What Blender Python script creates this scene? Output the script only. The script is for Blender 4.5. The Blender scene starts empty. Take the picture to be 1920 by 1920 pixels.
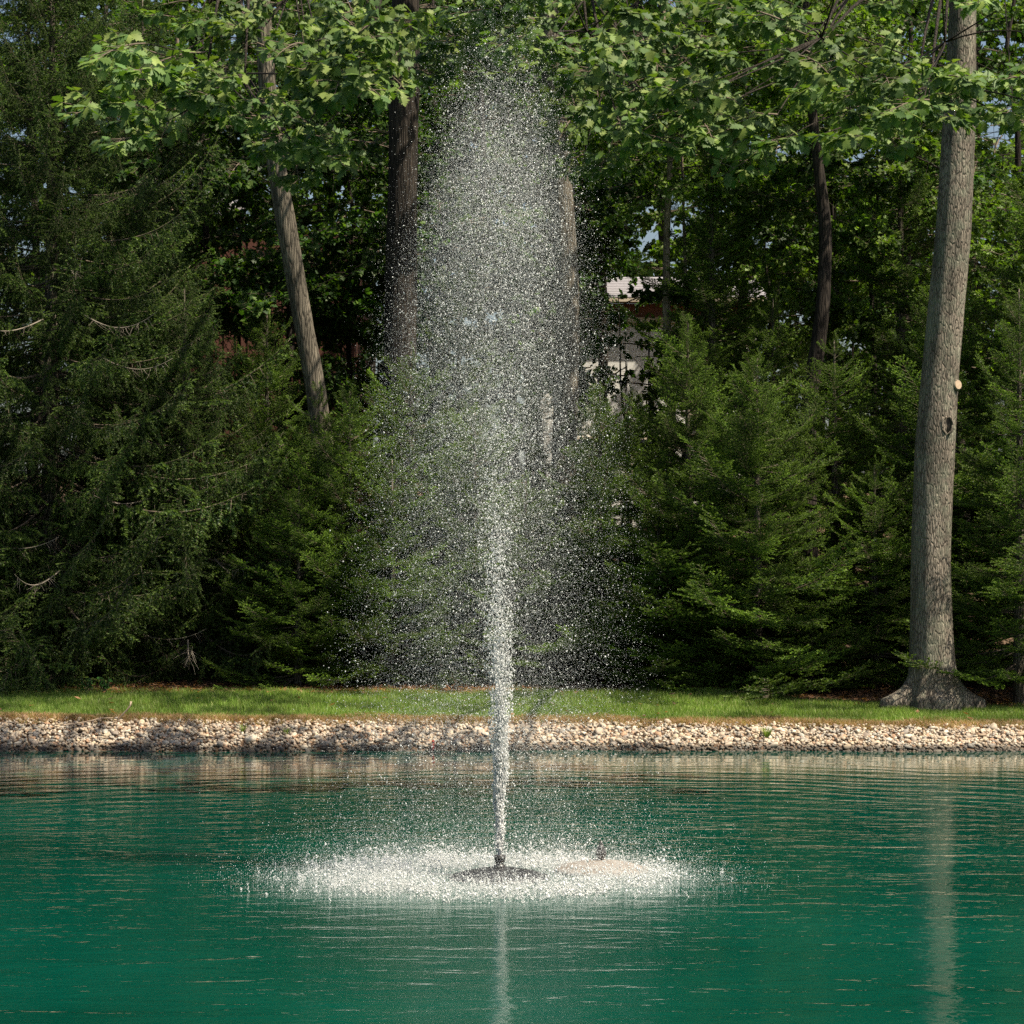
import bpy, bmesh, math, random
import numpy as np
from mathutils import Vector, Matrix, Quaternion, noise as mnoise

R = np.random.default_rng(7)
random.seed(7)
scene = bpy.context.scene
col = scene.collection

# ------------------------------------------------------------------ camera
F = 4980.0                      # focal length in photo pixels (photo is 1920 wide)
CAMZ = 3.2
PITCH = math.atan(77.0 / F)
cam_d = bpy.data.cameras.new("camera")
cam = bpy.data.objects.new("camera", cam_d)
col.objects.link(cam)
cam.location = (0, 0, CAMZ)
cam.rotation_euler = (math.pi / 2 + PITCH, 0, 0)
cam_d.sensor_width = 36.0
cam_d.lens = 36.0 * F / 1920.0
cam_d.clip_start = 0.1
cam_d.clip_end = 3000
scene.camera = cam

# ------------------------------------------------------------------ light
SUN = Vector((0.52, -0.27, 0.95)).normalized()
world = bpy.data.worlds.new("World")
scene.world = world
world.use_nodes = True
wn = world.node_tree.nodes
wl = world.node_tree.links
wn.clear()
sky = wn.new("ShaderNodeTexSky")
sky.sky_type = 'NISHITA'
sky.sun_disc = False
sky.sun_elevation = math.asin(SUN.z)
sky.sun_rotation = math.atan2(SUN.x, SUN.y)
sky.dust_density = 3.0
sky.air_density = 1.0
bg = wn.new("ShaderNodeBackground")
bg.inputs["Strength"].default_value = 0.07
wo = wn.new("ShaderNodeOutputWorld")
wl.new(sky.outputs[0], bg.inputs[0])
wl.new(bg.outputs[0], wo.inputs[0])
sun_d = bpy.data.lights.new("sun", 'SUN')
sun_d.energy = 5.0
sun_d.angle = math.radians(0.53)
sun_d.color = (1.0, 0.91, 0.74)
sun_o = bpy.data.objects.new("sun", sun_d)
col.objects.link(sun_o)
sun_o.rotation_euler = SUN.to_track_quat('Z', 'Y').to_euler()
sun_o.location = (60, -10, 80)
vs = scene.view_settings
vs.view_transform = 'Standard'
vs.look = 'None'
vs.exposure = 0.85
vs.gamma = 1.0
vs.use_curve_mapping = False
cy = scene.cycles
cy.max_bounces = 6
cy.diffuse_bounces = 3
cy.glossy_bounces = 3
cy.transmission_bounces = 4
cy.transparent_max_bounces = 4
cy.caustics_reflective = False
cy.caustics_refractive = False
cy.use_denoising = False
cy.sample_clamp_indirect = 4.0

# ------------------------------------------------------------------ helpers
CP, SP = math.cos(PITCH), math.sin(PITCH)


def at(px, py, Y):
    """photo pixel + depth in metres (known from what the thing stands on) -> world point"""
    dx = (px - 960.0) / F
    dv = (960.0 - py) / F
    dy = CP - dv * SP
    dz = SP + dv * CP
    s = Y / dy
    return Vector((dx * s, Y, CAMZ + dz * s))


def tag(o, label=None, cat=None, group=None, kind=None):
    if label:
        o["label"] = label
    if cat:
        o["category"] = cat
    if group:
        o["group"] = group
    if kind:
        o["kind"] = kind
    return o


def empty(name, loc=(0, 0, 0), rz=0.0):
    o = bpy.data.objects.new(name, None)
    o.location = loc
    o.rotation_euler = (0, 0, rz)
    o.empty_display_size = 0.3
    col.objects.link(o)
    return o


def link(name, me, parent=None, mat=None):
    o = bpy.data.objects.new(name, me)
    col.objects.link(o)
    if parent is not None:
        o.parent = parent
    if mat is not None:
        o.matrix_basis = mat
    return o


def tri_mesh(name, V, T, mats, midx=None, cols=None, smooth=True):
    me = bpy.data.meshes.new(name)
    V = np.asarray(V, dtype=np.float32).reshape(-1, 3)
    T = np.asarray(T, dtype=np.int32).reshape(-1, 3)
    n = len(T)
    me.vertices.add(len(V))
    me.vertices.foreach_set("co", V.ravel())
    me.loops.add(n * 3)
    me.loops.foreach_set("vertex_index", T.ravel())
    me.polygons.add(n)
    me.polygons.foreach_set("loop_start", np.arange(0, n * 3, 3, dtype=np.int32))
    if midx is not None:
        me.polygons.foreach_set("material_index", np.asarray(midx, dtype=np.int32))
    me.polygons.foreach_set("use_smooth", np.full(n, smooth, dtype=bool))
    for m in mats:
        me.materials.append(m)
    if cols is not None:
        c = np.ones((len(V), 4), dtype=np.float32)
        c[:, :3] = np.asarray(cols, dtype=np.float32).reshape(-1, 3)
        a = me.color_attributes.new("Col", 'FLOAT_COLOR', 'POINT')
        a.data.foreach_set("color", c.ravel())
    me.update()
    me.validate()
    return me


class MB:
    """collects triangles of several materials into one mesh"""

    def __init__(self):
        self.V, self.T, self.M, self.C, self.n = [], [], [], [], 0

    def add(self, V, T, m=0, c=(0.1, 0.1, 0.1)):
        V = np.asarray(V, dtype=float).reshape(-1, 3)
        T = np.asarray(T, dtype=np.int64).reshape(-1, 3)
        self.V.append(V)
        self.T.append(T + self.n)
        self.M.append(np.full(len(T), m))
        c = np.asarray(c, dtype=float)
        if c.ndim == 1:
            c = np.tile(c, (len(V), 1))
        self.C.append(c)
        self.n += len(V)

    def tube(self, pts, rad, n=5, m=0, c=(0.1, 0.1, 0.1), cap=True):
        V, T = tube_geo(pts, rad, n, cap)
        self.add(V, T, m, c)

    def box(self, x0, x1, y0, y1, z0, z1, m=0, c=(0.1, 0.1, 0.1)):
        V = [(x, y, z) for x in (x0, x1) for y in (y0, y1) for z in (z0, z1)]
        q = [(0, 1, 3, 2), (4, 6, 7, 5), (0, 4, 5, 1), (2, 3, 7, 6), (0, 2, 6, 4), (1, 5, 7, 3)]
        T = []
        for a, b, cc, d in q:
            T += [(a, b, cc), (a, cc, d)]
        self.add(V, T, m, c)

    def lathe(self, prof, n=24, m=0, c=(0.1, 0.1, 0.1)):
        prof = np.asarray(prof, float)
        k = len(prof)
        ang = np.linspace(0, 2 * np.pi, n, endpoint=False)
        V = np.stack([np.outer(np.cos(ang), prof[:, 0]), np.outer(np.sin(ang), prof[:, 0]),
                      np.tile(prof[:, 1], (n, 1))], -1).reshape(-1, 3)
        T = []
        for i in range(n):
            j = (i + 1) % n
            for q in range(k - 1):
                a, b, cc, d = i * k + q, j * k + q, j * k + q + 1, i * k + q + 1
                T += [(a, b, cc), (a, cc, d)]
        self.add(V, T, m, c)

    def mesh(self, name, mats, smooth=True, color=True):
        return tri_mesh(name, np.concatenate(self.V), np.concatenate(self.T), mats,
                        np.concatenate(self.M), np.concatenate(self.C) if color else None, smooth)


def tube_geo(pts, rad, n=5, cap=True):
    P = np.asarray([tuple(p) for p in pts], dtype=float)
    k = len(P)
    r = np.asarray(rad, dtype=float) if np.ndim(rad) else np.full(k, rad)
    d = np.gradient(P, axis=0)
    d /= np.linalg.norm(d, axis=1)[:, None] + 1e-9
    ref = np.array([0, 0, 1.0]) if abs(d[0, 2]) < 0.9 else np.array([1.0, 0, 0])
    u = np.cross(d, ref)
    u /= np.linalg.norm(u, axis=1)[:, None] + 1e-9
    w = np.cross(u, d)
    a = np.linspace(0, 2 * np.pi, n, endpoint=False)
    V = (P[:, None] + (np.cos(a)[None, :, None] * u[:, None] + np.sin(a)[None, :, None] * w[:, None]) * r[:, None, None]).reshape(-1, 3)
    i = np.arange(k - 1)[:, None] * n
    j = np.arange(n)[None, :]
    jn = (j + 1) % n
    A, B, C2, D = i + j, i + jn, i + n + jn, i + n + j
    T = np.concatenate([np.stack([A, D, B], -1).reshape(-1, 3), np.stack([B, D, C2], -1).reshape(-1, 3)])
    if cap:
        V = np.concatenate([V, P[-1:]])
        e = (k - 1) * n
        T = np.concatenate([T, np.array([(e + q, k * n, e + (q + 1) % n) for q in range(n)])])
    return V, T


def unit(v):
    v = np.asarray(v, float)
    return v / (np.linalg.norm(v, axis=-1, keepdims=True) + 1e-12)


def lerp(a, b, t):
    return a + (b - a) * t


# ------------------------------------------------------------------ materials
def new_mat(name):
    m = bpy.data.materials.new(name)
    m.use_nodes = True
    nt = m.node_tree
    nt.nodes.clear()
    out = nt.nodes.new("ShaderNodeOutputMaterial")
    return m, nt, out


def N(nt, typ, **kw):
    n = nt.nodes.new(typ)
    for k, v in kw.items():
        setattr(n, k, v)
    return n


def setin(n, **kw):
    for k, v in kw.items():
        n.inputs[k.replace("_", " ")].default_value = v
    return n


def ramp(nt, fac, stops):
    r = nt.nodes.new("ShaderNodeValToRGB")
    els = r.color_ramp.elements
    while len(els) < len(stops):
        els.new(0.5)
    for e, (p, c) in zip(els, stops):
        e.position = p
        e.color = (*c, 1) if len(c) == 3 else c
    nt.links.new(fac, r.inputs[0])
    return r


def foliage_mat(name, translucent=0.3, rough=0.45, spec=0.35, vary=0.35, tcol=(1.1, 1.25, 0.45)):
    m, nt, out = new_mat(name)
    at_ = N(nt, "ShaderNodeVertexColor", layer_name="Col")
    oi = N(nt, "ShaderNodeObjectInfo")
    mr = N(nt, "ShaderNodeMapRange")
    mr.inputs[3].default_value = 1 - vary
    mr.inputs[4].default_value = 1 + vary
    nt.links.new(oi.outputs["Random"], mr.inputs[0])
    geo = N(nt, "ShaderNodeNewGeometry")
    nz = N(nt, "ShaderNodeTexNoise")
    setin(nz, Scale=0.9, Detail=2.0)
    nt.links.new(geo.outputs["Position"], nz.inputs["Vector"])
    mr2 = N(nt, "ShaderNodeMapRange")
    mr2.inputs[1].default_value = 0.3
    mr2.inputs[2].default_value = 0.7
    mr2.inputs[3].default_value = 0.75
    mr2.inputs[4].default_value = 1.3
    nt.links.new(nz.outputs[0], mr2.inputs[0])
    mu = N(nt, "ShaderNodeMath", operation='MULTIPLY')
    nt.links.new(mr.outputs[0], mu.inputs[0])
    nt.links.new(mr2.outputs[0], mu.inputs[1])
    vm = N(nt, "ShaderNodeVectorMath", operation='SCALE')
    nt.links.new(at_.outputs[0], vm.inputs[0])
    nt.links.new(mu.outputs[0], vm.inputs["Scale"])
    p = N(nt, "ShaderNodeBsdfPrincipled")
    setin(p, Roughness=rough)
    p.inputs["Specular IOR Level"].default_value = spec
    nt.links.new(vm.outputs[0], p.inputs["Base Color"])
    tv = N(nt, "ShaderNodeVectorMath", operation='MULTIPLY')
    tv.inputs[1].default_value = tcol
    nt.links.new(vm.outputs[0], tv.inputs[0])
    t = N(nt, "ShaderNodeBsdfTranslucent")
    nt.links.new(tv.outputs[0], t.inputs[0])
    mx = N(nt, "ShaderNodeMixShader")
    mx.inputs[0].default_value = translucent
    nt.links.new(p.outputs[0], mx.inputs[1])
    nt.links.new(t.outputs[0], mx.inputs[2])
    nt.links.new(mx.outputs[0], out.inputs[0])
    return m


def bark_mat(name, dark, light, lichen=None, scale=9.0, stretch=0.12, bump=0.6):
    m, nt, out = new_mat(name)
    tc = N(nt, "ShaderNodeNewGeometry")
    mp = N(nt, "ShaderNodeMapping")
    mp.inputs["Scale"].default_value = (1, 1, stretch)
    nt.links.new(tc.outputs["Position"], mp.inputs[0])
    nz = N(nt, "ShaderNodeTexNoise")
    setin(nz, Scale=scale * 2.2, Detail=6.0, Roughness=0.65)
    nt.links.new(mp.outputs[0], nz.inputs["Vector"])
    vo = N(nt, "ShaderNodeTexVoronoi", feature='DISTANCE_TO_EDGE')
    setin(vo, Scale=scale * 1.6)
    nt.links.new(mp.outputs[0], vo.inputs["Vector"])
    mul = N(nt, "ShaderNodeMath", operation='MULTIPLY')
    cl = N(nt, "ShaderNodeMapRange")
    cl.inputs[2].default_value = 0.16
    nt.links.new(vo.outputs["Distance"], cl.inputs[0])
    add = N(nt, "ShaderNodeMath", operation='ADD')
    add.inputs[1].default_value = 0.25
    nt.links.new(cl.outputs[0], add.inputs[0])
    nt.links.new(add.outputs[0], mul.inputs[0])
    nt.links.new(nz.outputs[0], mul.inputs[1])
    r = ramp(nt, mul.outputs[0], [(0.08, dark), (0.38, tuple(lerp(np.array(dark), np.array(light), .55))), (0.75, light)])
    colr = r.outputs[0]
    if lichen:
        n2 = N(nt, "ShaderNodeTexNoise")
        setin(n2, Scale=3.2, Detail=8.0, Roughness=0.7)
        nt.links.new(tc.outputs["Position"], n2.inputs["Vector"])
        r2 = ramp(nt, n2.outputs[0], [(0.47, (0, 0, 0)), (0.60, (1, 1, 1))])
        mr = N(nt, "ShaderNodeMath", operation='MULTIPLY')
        mr.inputs[1].default_value = 0.65
        nt.links.new(r2.outputs[0], mr.inputs[0])
        mx = N(nt, "ShaderNodeMixRGB")
        mx.inputs[2].default_value = (*lichen, 1)
        nt.links.new(mr.outputs[0], mx.inputs[0])
        nt.links.new(colr, mx.inputs[1])
        colr = mx.outputs[0]
    mp3 = N(nt, "ShaderNodeMapping")
    mp3.inputs["Scale"].default_value = (2.6, 2.6, 0.55)
    nt.links.new(tc.outputs["Position"], mp3.inputs[0])
    n3 = N(nt, "ShaderNodeTexNoise")
    setin(n3, Scale=1.6, Detail=5.0, Roughness=0.6)
    nt.links.new(mp3.outputs[0], n3.inputs["Vector"])
    r3 = N(nt, "ShaderNodeMapRange")
    r3.inputs[1].default_value = 0.34
    r3.inputs[2].default_value = 0.66
    r3.inputs[3].default_value = 0.62
    r3.inputs[4].default_value = 1.35
    nt.links.new(n3.outputs[0], r3.inputs[0])
    vs3 = N(nt, "ShaderNodeVectorMath", operation='SCALE')
    nt.links.new(colr, vs3.inputs[0])
    nt.links.new(r3.outputs[0], vs3.inputs["Scale"])
    colr = vs3.outputs[0]
    p = N(nt, "ShaderNodeBsdfPrincipled")
    setin(p, Roughness=0.9)
    p.inputs["Specular IOR Level"].default_value = 0.2
    nt.links.new(colr, p.inputs["Base Color"])
    b = N(nt, "ShaderNodeBump")
    setin(b, Strength=bump, Distance=0.03)
    nt.links.new(mul.outputs[0], b.inputs["Height"])
    nt.links.new(b.outputs[0], p.inputs["Normal"])
    nt.links.new(p.outputs[0], out.inputs[0])
    return m


def plain_mat(name, c, rough=0.7, spec=0.3, nscale=None, c2=None, bump=0.0, stretch=None, vcol=False):
    m, nt, out = new_mat(name)
    p = N(nt, "ShaderNodeBsdfPrincipled")
    setin(p, Roughness=rough)
    p.inputs["Specular IOR Level"].default_value = spec
    p.inputs["Base Color"].default_value = (*c, 1)
    if vcol:
        a = N(nt, "ShaderNodeVertexColor", layer_name="Col")
        nt.links.new(a.outputs[0], p.inputs["Base Color"])
    if nscale:
        g = N(nt, "ShaderNodeNewGeometry")
        mp = N(nt, "ShaderNodeMapping")
        mp.inputs["Scale"].default_value = stretch or (1, 1, 1)
        nt.links.new(g.outputs["Position"], mp.inputs[0])
        nz = N(nt, "ShaderNodeTexNoise")
        setin(nz, Scale=nscale, Detail=6.0, Roughness=0.65)
        nt.links.new(mp.outputs[0], nz.inputs["Vector"])
        if c2:
            r = ramp(nt, nz.outputs[0], [(0.32, c), (0.68, c2)])
            nt.links.new(r.outputs[0], p.inputs["Base Color"])
        if bump:
            b = N(nt, "ShaderNodeBump")
            setin(b, Strength=bump, Distance=0.02)
            nt.links.new(nz.outputs[0], b.inputs["Height"])
            nt.links.new(b.outputs[0], p.inputs["Normal"])
    nt.links.new(p.outputs[0], out.inputs[0])
    return m


M_needle = foliage_mat("spruce_needles", 0.22, 0.5, 0.3, 0.3, (1.1, 1.2, 0.5))
M_leaf = foliage_mat("broad_leaves", 0.45, 0.5, 0.3, 0.3, (1.15, 1.35, 0.35))
M_oakleaf = foliage_mat("oak_leaves", 0.30, 0.58, 0.28, 0.22, (1.15, 1.35, 0.35))
M_grass = foliage_mat("grass_blades", 0.35, 0.5, 0.3, 0.0, (1.1, 1.2, 0.5))
M_twig = plain_mat("twig_bark", (0.10, 0.075, 0.055), 0.9, 0.1, 30, (0.19, 0.155, 0.12))
M_bark_oak = bark_mat("oak_bark", (0.035, 0.027, 0.021), (0.29, 0.245, 0.195), (0.22, 0.225, 0.165), 17, 0.20, 1.0)
M_bark_dark = bark_mat("dark_bark", (0.009, 0.007, 0.006), (0.048, 0.038, 0.030), None, 9, 0.10, 0.9)  # dark brown bark with the trunks' shade put into its tone
M_bark_mid = bark_mat("furrowed_bark", (0.026, 0.022, 0.017), (0.19, 0.162, 0.125), None, 12, 0.10, 0.9)
M_bark_tan = bark_mat("tan_bark", (0.10, 0.075, 0.05), (0.33, 0.26, 0.19), None, 12, 0.2, 0.5)

# ------------------------------------------------------------------ terrain
def bank_line(x):
    return 43.0 + 0.10 * math.sin(x * 0.55 + 1) + 0.06 * math.sin(x * 1.7)


def bank_top(x):
    return max(0.26, 0.40 - 0.0075 * x)


def lawn_back(x):
    if x > 4.0:
        return 48.6 - min(1.0, (x - 4) / 2.2) * 2.2 + 0.12 * math.sin(x * 2.1)
    return 48.6 + 0.15 * math.sin(x * 0.9) + 0.1 * math.sin(x * 2.3)


def gz(x, y):
    side = max(0.0, abs(x) - 42.0)
    if y < 20:                                   # near shore below the camera
        yb = 6.5
        if y < yb - 1:
            z = 1.45
        elif y < yb + 2:
            z = lerp(1.45, -0.5, (y - yb + 1) / 3.0)
        else:
            z = -0.5 - min(1.5, (y - yb - 2) * 0.3)
    else:
        yb = bank_line(x)
        zt = bank_top(x)
        if y < yb - 4:
            z = -1.6
        elif y < yb:
            z = lerp(-1.6, -0.02, (y - yb + 4) / 4)
        elif y < yb + 0.85:
            z = lerp(-0.02, zt, ((y - yb) / 0.85) ** 0.9)
        elif y < 49:
            z = lerp(zt, 0.66, (y - yb - 0.85) / (49 - yb - 0.85))
        elif y < 60:
            z = 0.66 + (y - 49) * 0.05
        elif y < 85:
            z = 1.21 + (y - 60) * 0.17
        else:
            z = 5.46 + (y - 85) * 0.03
    if side > 0:
        z = max(z, lerp(z, 0.9, min(1, side / 3.0)))
    return z


ys = np.concatenate([[-300, -100, -40, -10], np.arange(0, 12, 0.75), np.arange(12, 38, 3.0), np.arange(38, 42.5, 1.0),
                     np.arange(42.5, 50, 0.2), np.arange(50, 62, 1.0), np.arange(62, 90, 3.0), [95, 110, 140, 200, 300, 500, 900]])
xs = np.concatenate([[-900, -400, -200, -100, -60, -46, -44, -42, -36, -30, -24, -18], np.arange(-14, 14.01, 0.25),
                     [18, 24, 30, 36, 42, 44, 46, 60, 100, 200, 400, 900]])
gv = np.array([(x, y, gz(x, y) + (0.035 * mnoise.noise(Vector((x * 1.3, y * 1.3, 0))) if y > 44 else 0)) for y in ys for x in xs])
nx, ny = len(xs), len(ys)
gt = []
for j in range(ny - 1):
    for i in range(nx - 1):
        a = j * nx + i
        gt += [(a, a + 1, a + nx + 1), (a, a + nx + 1, a + nx)]


def ground_mat():
    m, nt, out = new_mat("ground_soil")
    g = N(nt, "ShaderNodeNewGeometry")
    nz = N(nt, "ShaderNodeTexNoise")
    setin(nz, Scale=7.0, Detail=8.0, Roughness=0.7)
    nt.links.new(g.outputs["Position"], nz.inputs["Vector"])
    soil = ramp(nt, nz.outputs[0], [(0.30, (0.055, 0.036, 0.024)), (0.52, (0.13, 0.085, 0.055)), (0.72, (0.24, 0.16, 0.105))])
    n2 = N(nt, "ShaderNodeTexNoise")
    setin(n2, Scale=5.0, Detail=5.0)
    nt.links.new(g.outputs["Position"], n2.inputs["Vector"])
    turf = ramp(nt, n2.outputs[0], [(0.3, (0.045, 0.085, 0.018)), (0.7, (0.09, 0.13, 0.03))])
    a = N(nt, "ShaderNodeVertexColor", layer_name="Col")
    sp = N(nt, "ShaderNodeSeparateColor")
    nt.links.new(a.outputs[0], sp.inputs[0])
    mx = N(nt, "ShaderNodeMixRGB")
    nt.links.new(sp.outputs[0], mx.inputs[0])
    nt.links.new(soil.outputs[0], mx.inputs[1])
    nt.links.new(turf.outputs[0], mx.inputs[2])
    p = N(nt, "ShaderNodeBsdfPrincipled")
    setin(p, Roughness=0.95)
    p.inputs["Specular IOR Level"].default_value = 0.1
    nt.links.new(mx.outputs[0], p.inputs["Base Color"])
    b = N(nt, "ShaderNodeBump")
    setin(b, Strength=0.8, Distance=0.05)
    nt.links.new(nz.outputs[0], b.inputs["Height"])
    nt.links.new(b.outputs[0], p.inputs["Normal"])
    nt.links.new(p.outputs[0], out.inputs[0])
    return m


def turf_w(x, y):
    if y < 8 or abs(x) > 46:
        return 1.0
    if bank_line(x) + 0.95 < y < lawn_back(x):
        return 1.0
    if y > 90:
        return 0.6
    return 0.0


gc = np.array([(turf_w(v[0], v[1]), 0, 0) for v in gv])
ground = link("ground", tri_mesh("ground", gv, gt, [ground_mat()], None, gc))
tag(ground, "soil and turf ground rising from the pond bank to the wood", "ground", kind="structure")

# ------------------------------------------------------------------ water
FN = at(937, 1632, 26.2)
FN.z = 0.0
FNX, FNY = FN.x, FN.y


def water_mat():
    m, nt, out = new_mat("pond_water")
    g = N(nt, "ShaderNodeNewGeometry")
    # rings running out from the fountain
    sub = N(nt, "ShaderNodeVectorMath", operation='SUBTRACT')
    sub.inputs[1].default_value = (FNX, FNY, 0)
    nt.links.new(g.outputs["Position"], sub.inputs[0])
    warp = N(nt, "ShaderNodeTexNoise")
    setin(warp, Scale=0.35, Detail=2.0)
    nt.links.new(g.outputs["Position"], warp.inputs["Vector"])
    ln = N(nt, "ShaderNodeVectorMath", operation='LENGTH')
    nt.links.new(sub.outputs[0], ln.inputs[0])
    wadd = N(nt, "ShaderNodeMath", operation='MULTIPLY_ADD')
    wadd.inputs[1].default_value = 1.6
    nt.links.new(warp.outputs[0], wadd.inputs[0])
    nt.links.new(ln.outputs["Value"], wadd.inputs[2])

    def ring(wl_, amp):
        k = N(nt, "ShaderNodeMath", operation='MULTIPLY')
        k.inputs[1].default_value = 2 * math.pi / wl_
        nt.links.new(wadd.outputs[0], k.inputs[0])
        s = N(nt, "ShaderNodeMath", operation='SINE')
        nt.links.new(k.outputs[0], s.inputs[0])
        a = N(nt, "ShaderNodeMath", operation='MULTIPLY')
        a.inputs[1].default_value = amp
        nt.links.new(s.outputs[0], a.inputs[0])
        return a.outputs[0]

    def chop(sx, sy, scale, amp, det=3.0):
        mp = N(nt, "ShaderNodeMapping")
        mp.inputs["Scale"].default_value = (sx, sy, 1)
        mp.inputs["Rotation"].default_value = (0, 0, 0.06)
        nt.links.new(g.outputs["Position"], mp.inputs[0])
        z = N(nt, "ShaderNodeTexNoise")
        setin(z, Scale=scale, Detail=det, Roughness=0.55, Distortion=0.6)
        nt.links.new(mp.outputs[0], z.inputs["Vector"])
        a = N(nt, "ShaderNodeMath", operation='MULTIPLY')
        a.inputs[1].default_value = amp
        nt.links.new(z.outputs[0], a.inputs[0])
        return a.outputs[0]

    def add(a, b):
        n = N(nt, "ShaderNodeMath", operation='ADD')
        nt.links.new(a, n.inputs[0])
        nt.links.new(b, n.inputs[1])
        return n.outputs[0]

    # ring waves fade where patches of the surface lie calm
    pt = N(nt, "ShaderNodeTexNoise")
    setin(pt, Scale=0.16, Detail=2.0)
    nt.links.new(g.outputs["Position"], pt.inputs["Vector"])
    pr = N(nt, "ShaderNodeMapRange")
    pr.inputs[1].default_value = 0.35
    pr.inputs[2].default_value = 0.65
    pr.inputs[3].default_value = 0.35
    pr.inputs[4].default_value = 1.25
    nt.links.new(pt.outputs[0], pr.inputs[0])
    rings = add(ring(0.62, 0.0012), ring(0.37, 0.0005))
    rm = N(nt, "ShaderNodeMath", operation='MULTIPLY')
    nt.links.new(rings, rm.inputs[0])
    nt.links.new(pr.outputs[0], rm.inputs[1])
    c1 = chop(0.60, 1.7, 1.5, 0.0155)
    c2 = chop(0.80, 1.5, 4.6, 0.0050)
    ch = add(c1, c2)
    # calmer under the far bank, where the wind does not reach
    sx = N(nt, "ShaderNodeSeparateXYZ")
    nt.links.new(g.outputs["Position"], sx.inputs[0])
    cm = N(nt, "ShaderNodeMapRange")
    cm.inputs[1].default_value = 30
    cm.inputs[2].default_value = 42
    cm.inputs[3].default_value = 1.0
    cm.inputs[4].default_value = 0.11
    nt.links.new(sx.outputs[1], cm.inputs[0])
    hm = N(nt, "ShaderNodeMath", operation='MULTIPLY')
    nt.links.new(ch, hm.inputs[0])
    nt.links.new(cm.outputs[0], hm.inputs[1])
    cm2 = N(nt, "ShaderNodeMapRange")
    cm2.inputs[1].default_value = 40.5
    cm2.inputs[2].default_value = 42.5
    cm2.inputs[3].default_value = 1.0
    cm2.inputs[4].default_value = 0.35
    nt.links.new(sx.outputs[1], cm2.inputs[0])
    rm2 = N(nt, "ShaderNodeMath", operation='MULTIPLY')
    nt.links.new(rm.outputs[0], rm2.inputs[0])
    nt.links.new(cm2.outputs[0], rm2.inputs[1])
    cm3 = N(nt, "ShaderNodeMapRange")           # rings swallowed by chop close around the splash
    cm3.inputs[1].default_value = 24
    cm3.inputs[2].default_value = 35
    cm3.inputs[3].default_value = 0.25
    cm3.inputs[4].default_value = 1.0
    nt.links.new(sx.outputs[1], cm3.inputs[0])
    rm3 = N(nt, "ShaderNodeMath", operation='MULTIPLY')
    nt.links.new(rm2.outputs[0], rm3.inputs[0])
    nt.links.new(cm3.outputs[0], rm3.inputs[1])
    h = add(hm.outputs[0], rm3.outputs[0])
    b = N(nt, "ShaderNodeBump")
    setin(b, Strength=1.0, Distance=1.0)
    nt.links.new(h, b.inputs["Height"])
    # dyed water
    tn = N(nt, "ShaderNodeTexNoise")
    setin(tn, Scale=0.25, Detail=4.0)
    nt.links.new(g.outputs["Position"], tn.inputs["Vector"])
    tint = ramp(nt, tn.outputs[0], [(0.3, (0.0, 0.034, 0.022)), (0.7, (0.0005, 0.056, 0.038))])
    p = N(nt, "ShaderNodeBsdfPrincipled")
    setin(p, Roughness=0.03, IOR=1.33)
    p.inputs["Specular IOR Level"].default_value = 0.38
    nt.links.new(tint.outputs[0], p.inputs["Base Color"])
    nt.links.new(b.outputs[0], p.inputs["Normal"])
    nt.links.new(p.outputs[0], out.inputs[0])
    return m


wv, wt = [], []
wx = np.linspace(-46, 46, 24)
for x in wx:
    wv += [(x, 4.5, 0.0), (x, 25, 0.0), (x, 44.2, 0.0)]
for i in range(len(wx) - 1):
    for j in range(2):
        a = i * 3 + j
        wt += [(a, a + 3, a + 4), (a, a + 4, a + 1)]
water = link("pond_water", tri_mesh("pond_water", wv, wt, [water_mat()]))
tag(water, "emerald green rippled pond water around the fountain", "water", kind="structure")

# ------------------------------------------------------------------ stone bank
def stone_mat():
    m, nt, out = new_mat("river_stone")
    a = N(nt, "ShaderNodeVertexColor", layer_name="Col")
    g = N(nt, "ShaderNodeNewGeometry")
    nz = N(nt, "ShaderNodeTexNoise")
    setin(nz, Scale=22.0, Detail=6.0, Roughness=0.7)
    nt.links.new(g.outputs["Position"], nz.inputs["Vector"])
    mr = N(nt, "ShaderNodeMapRange")
    mr.inputs[1].default_value = 0.3
    mr.inputs[2].default_value = 0.7
    mr.inputs[3].default_value = 0.72
    mr.inputs[4].default_value = 1.2
    nt.links.new(nz.outputs[0], mr.inputs[0])
    sx = N(nt, "ShaderNodeSeparateXYZ")
    nt.links.new(g.outputs["Position"], sx.inputs[0])
    wet = N(nt, "ShaderNodeMapRange")           # splash-wet stones along the waterline
    wet.inputs[1].default_value = 0.06
    wet.inputs[2].default_value = 0.13
    wet.inputs[3].default_value = 0.22
    wet.inputs[4].default_value = 1.0
    nt.links.new(sx.outputs[2], wet.inputs[0])
    mu = N(nt, "ShaderNodeMath", operation='MULTIPLY')
    nt.links.new(mr.outputs[0], mu.inputs[0])
    nt.links.new(wet.outputs[0], mu.inputs[1])
    vm = N(nt, "ShaderNodeVectorMath", operation='SCALE')
    nt.links.new(a.outputs[0], vm.inputs[0])
    nt.links.new(mu.outputs[0], vm.inputs["Scale"])
    p = N(nt, "ShaderNodeBsdfPrincipled")
    setin(p, Roughness=0.75)
    nt.links.new(vm.outputs[0], p.inputs["Base Color"])
    b = N(nt, "ShaderNodeBump")
    setin(b, Strength=0.35, Distance=0.01)
    nt.links.new(nz.outputs[0], b.inputs["Height"])
    nt.links.new(b.outputs[0], p.inputs["Normal"])
    nt.links.new(p.outputs[0], out.inputs[0])
    return m


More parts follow.
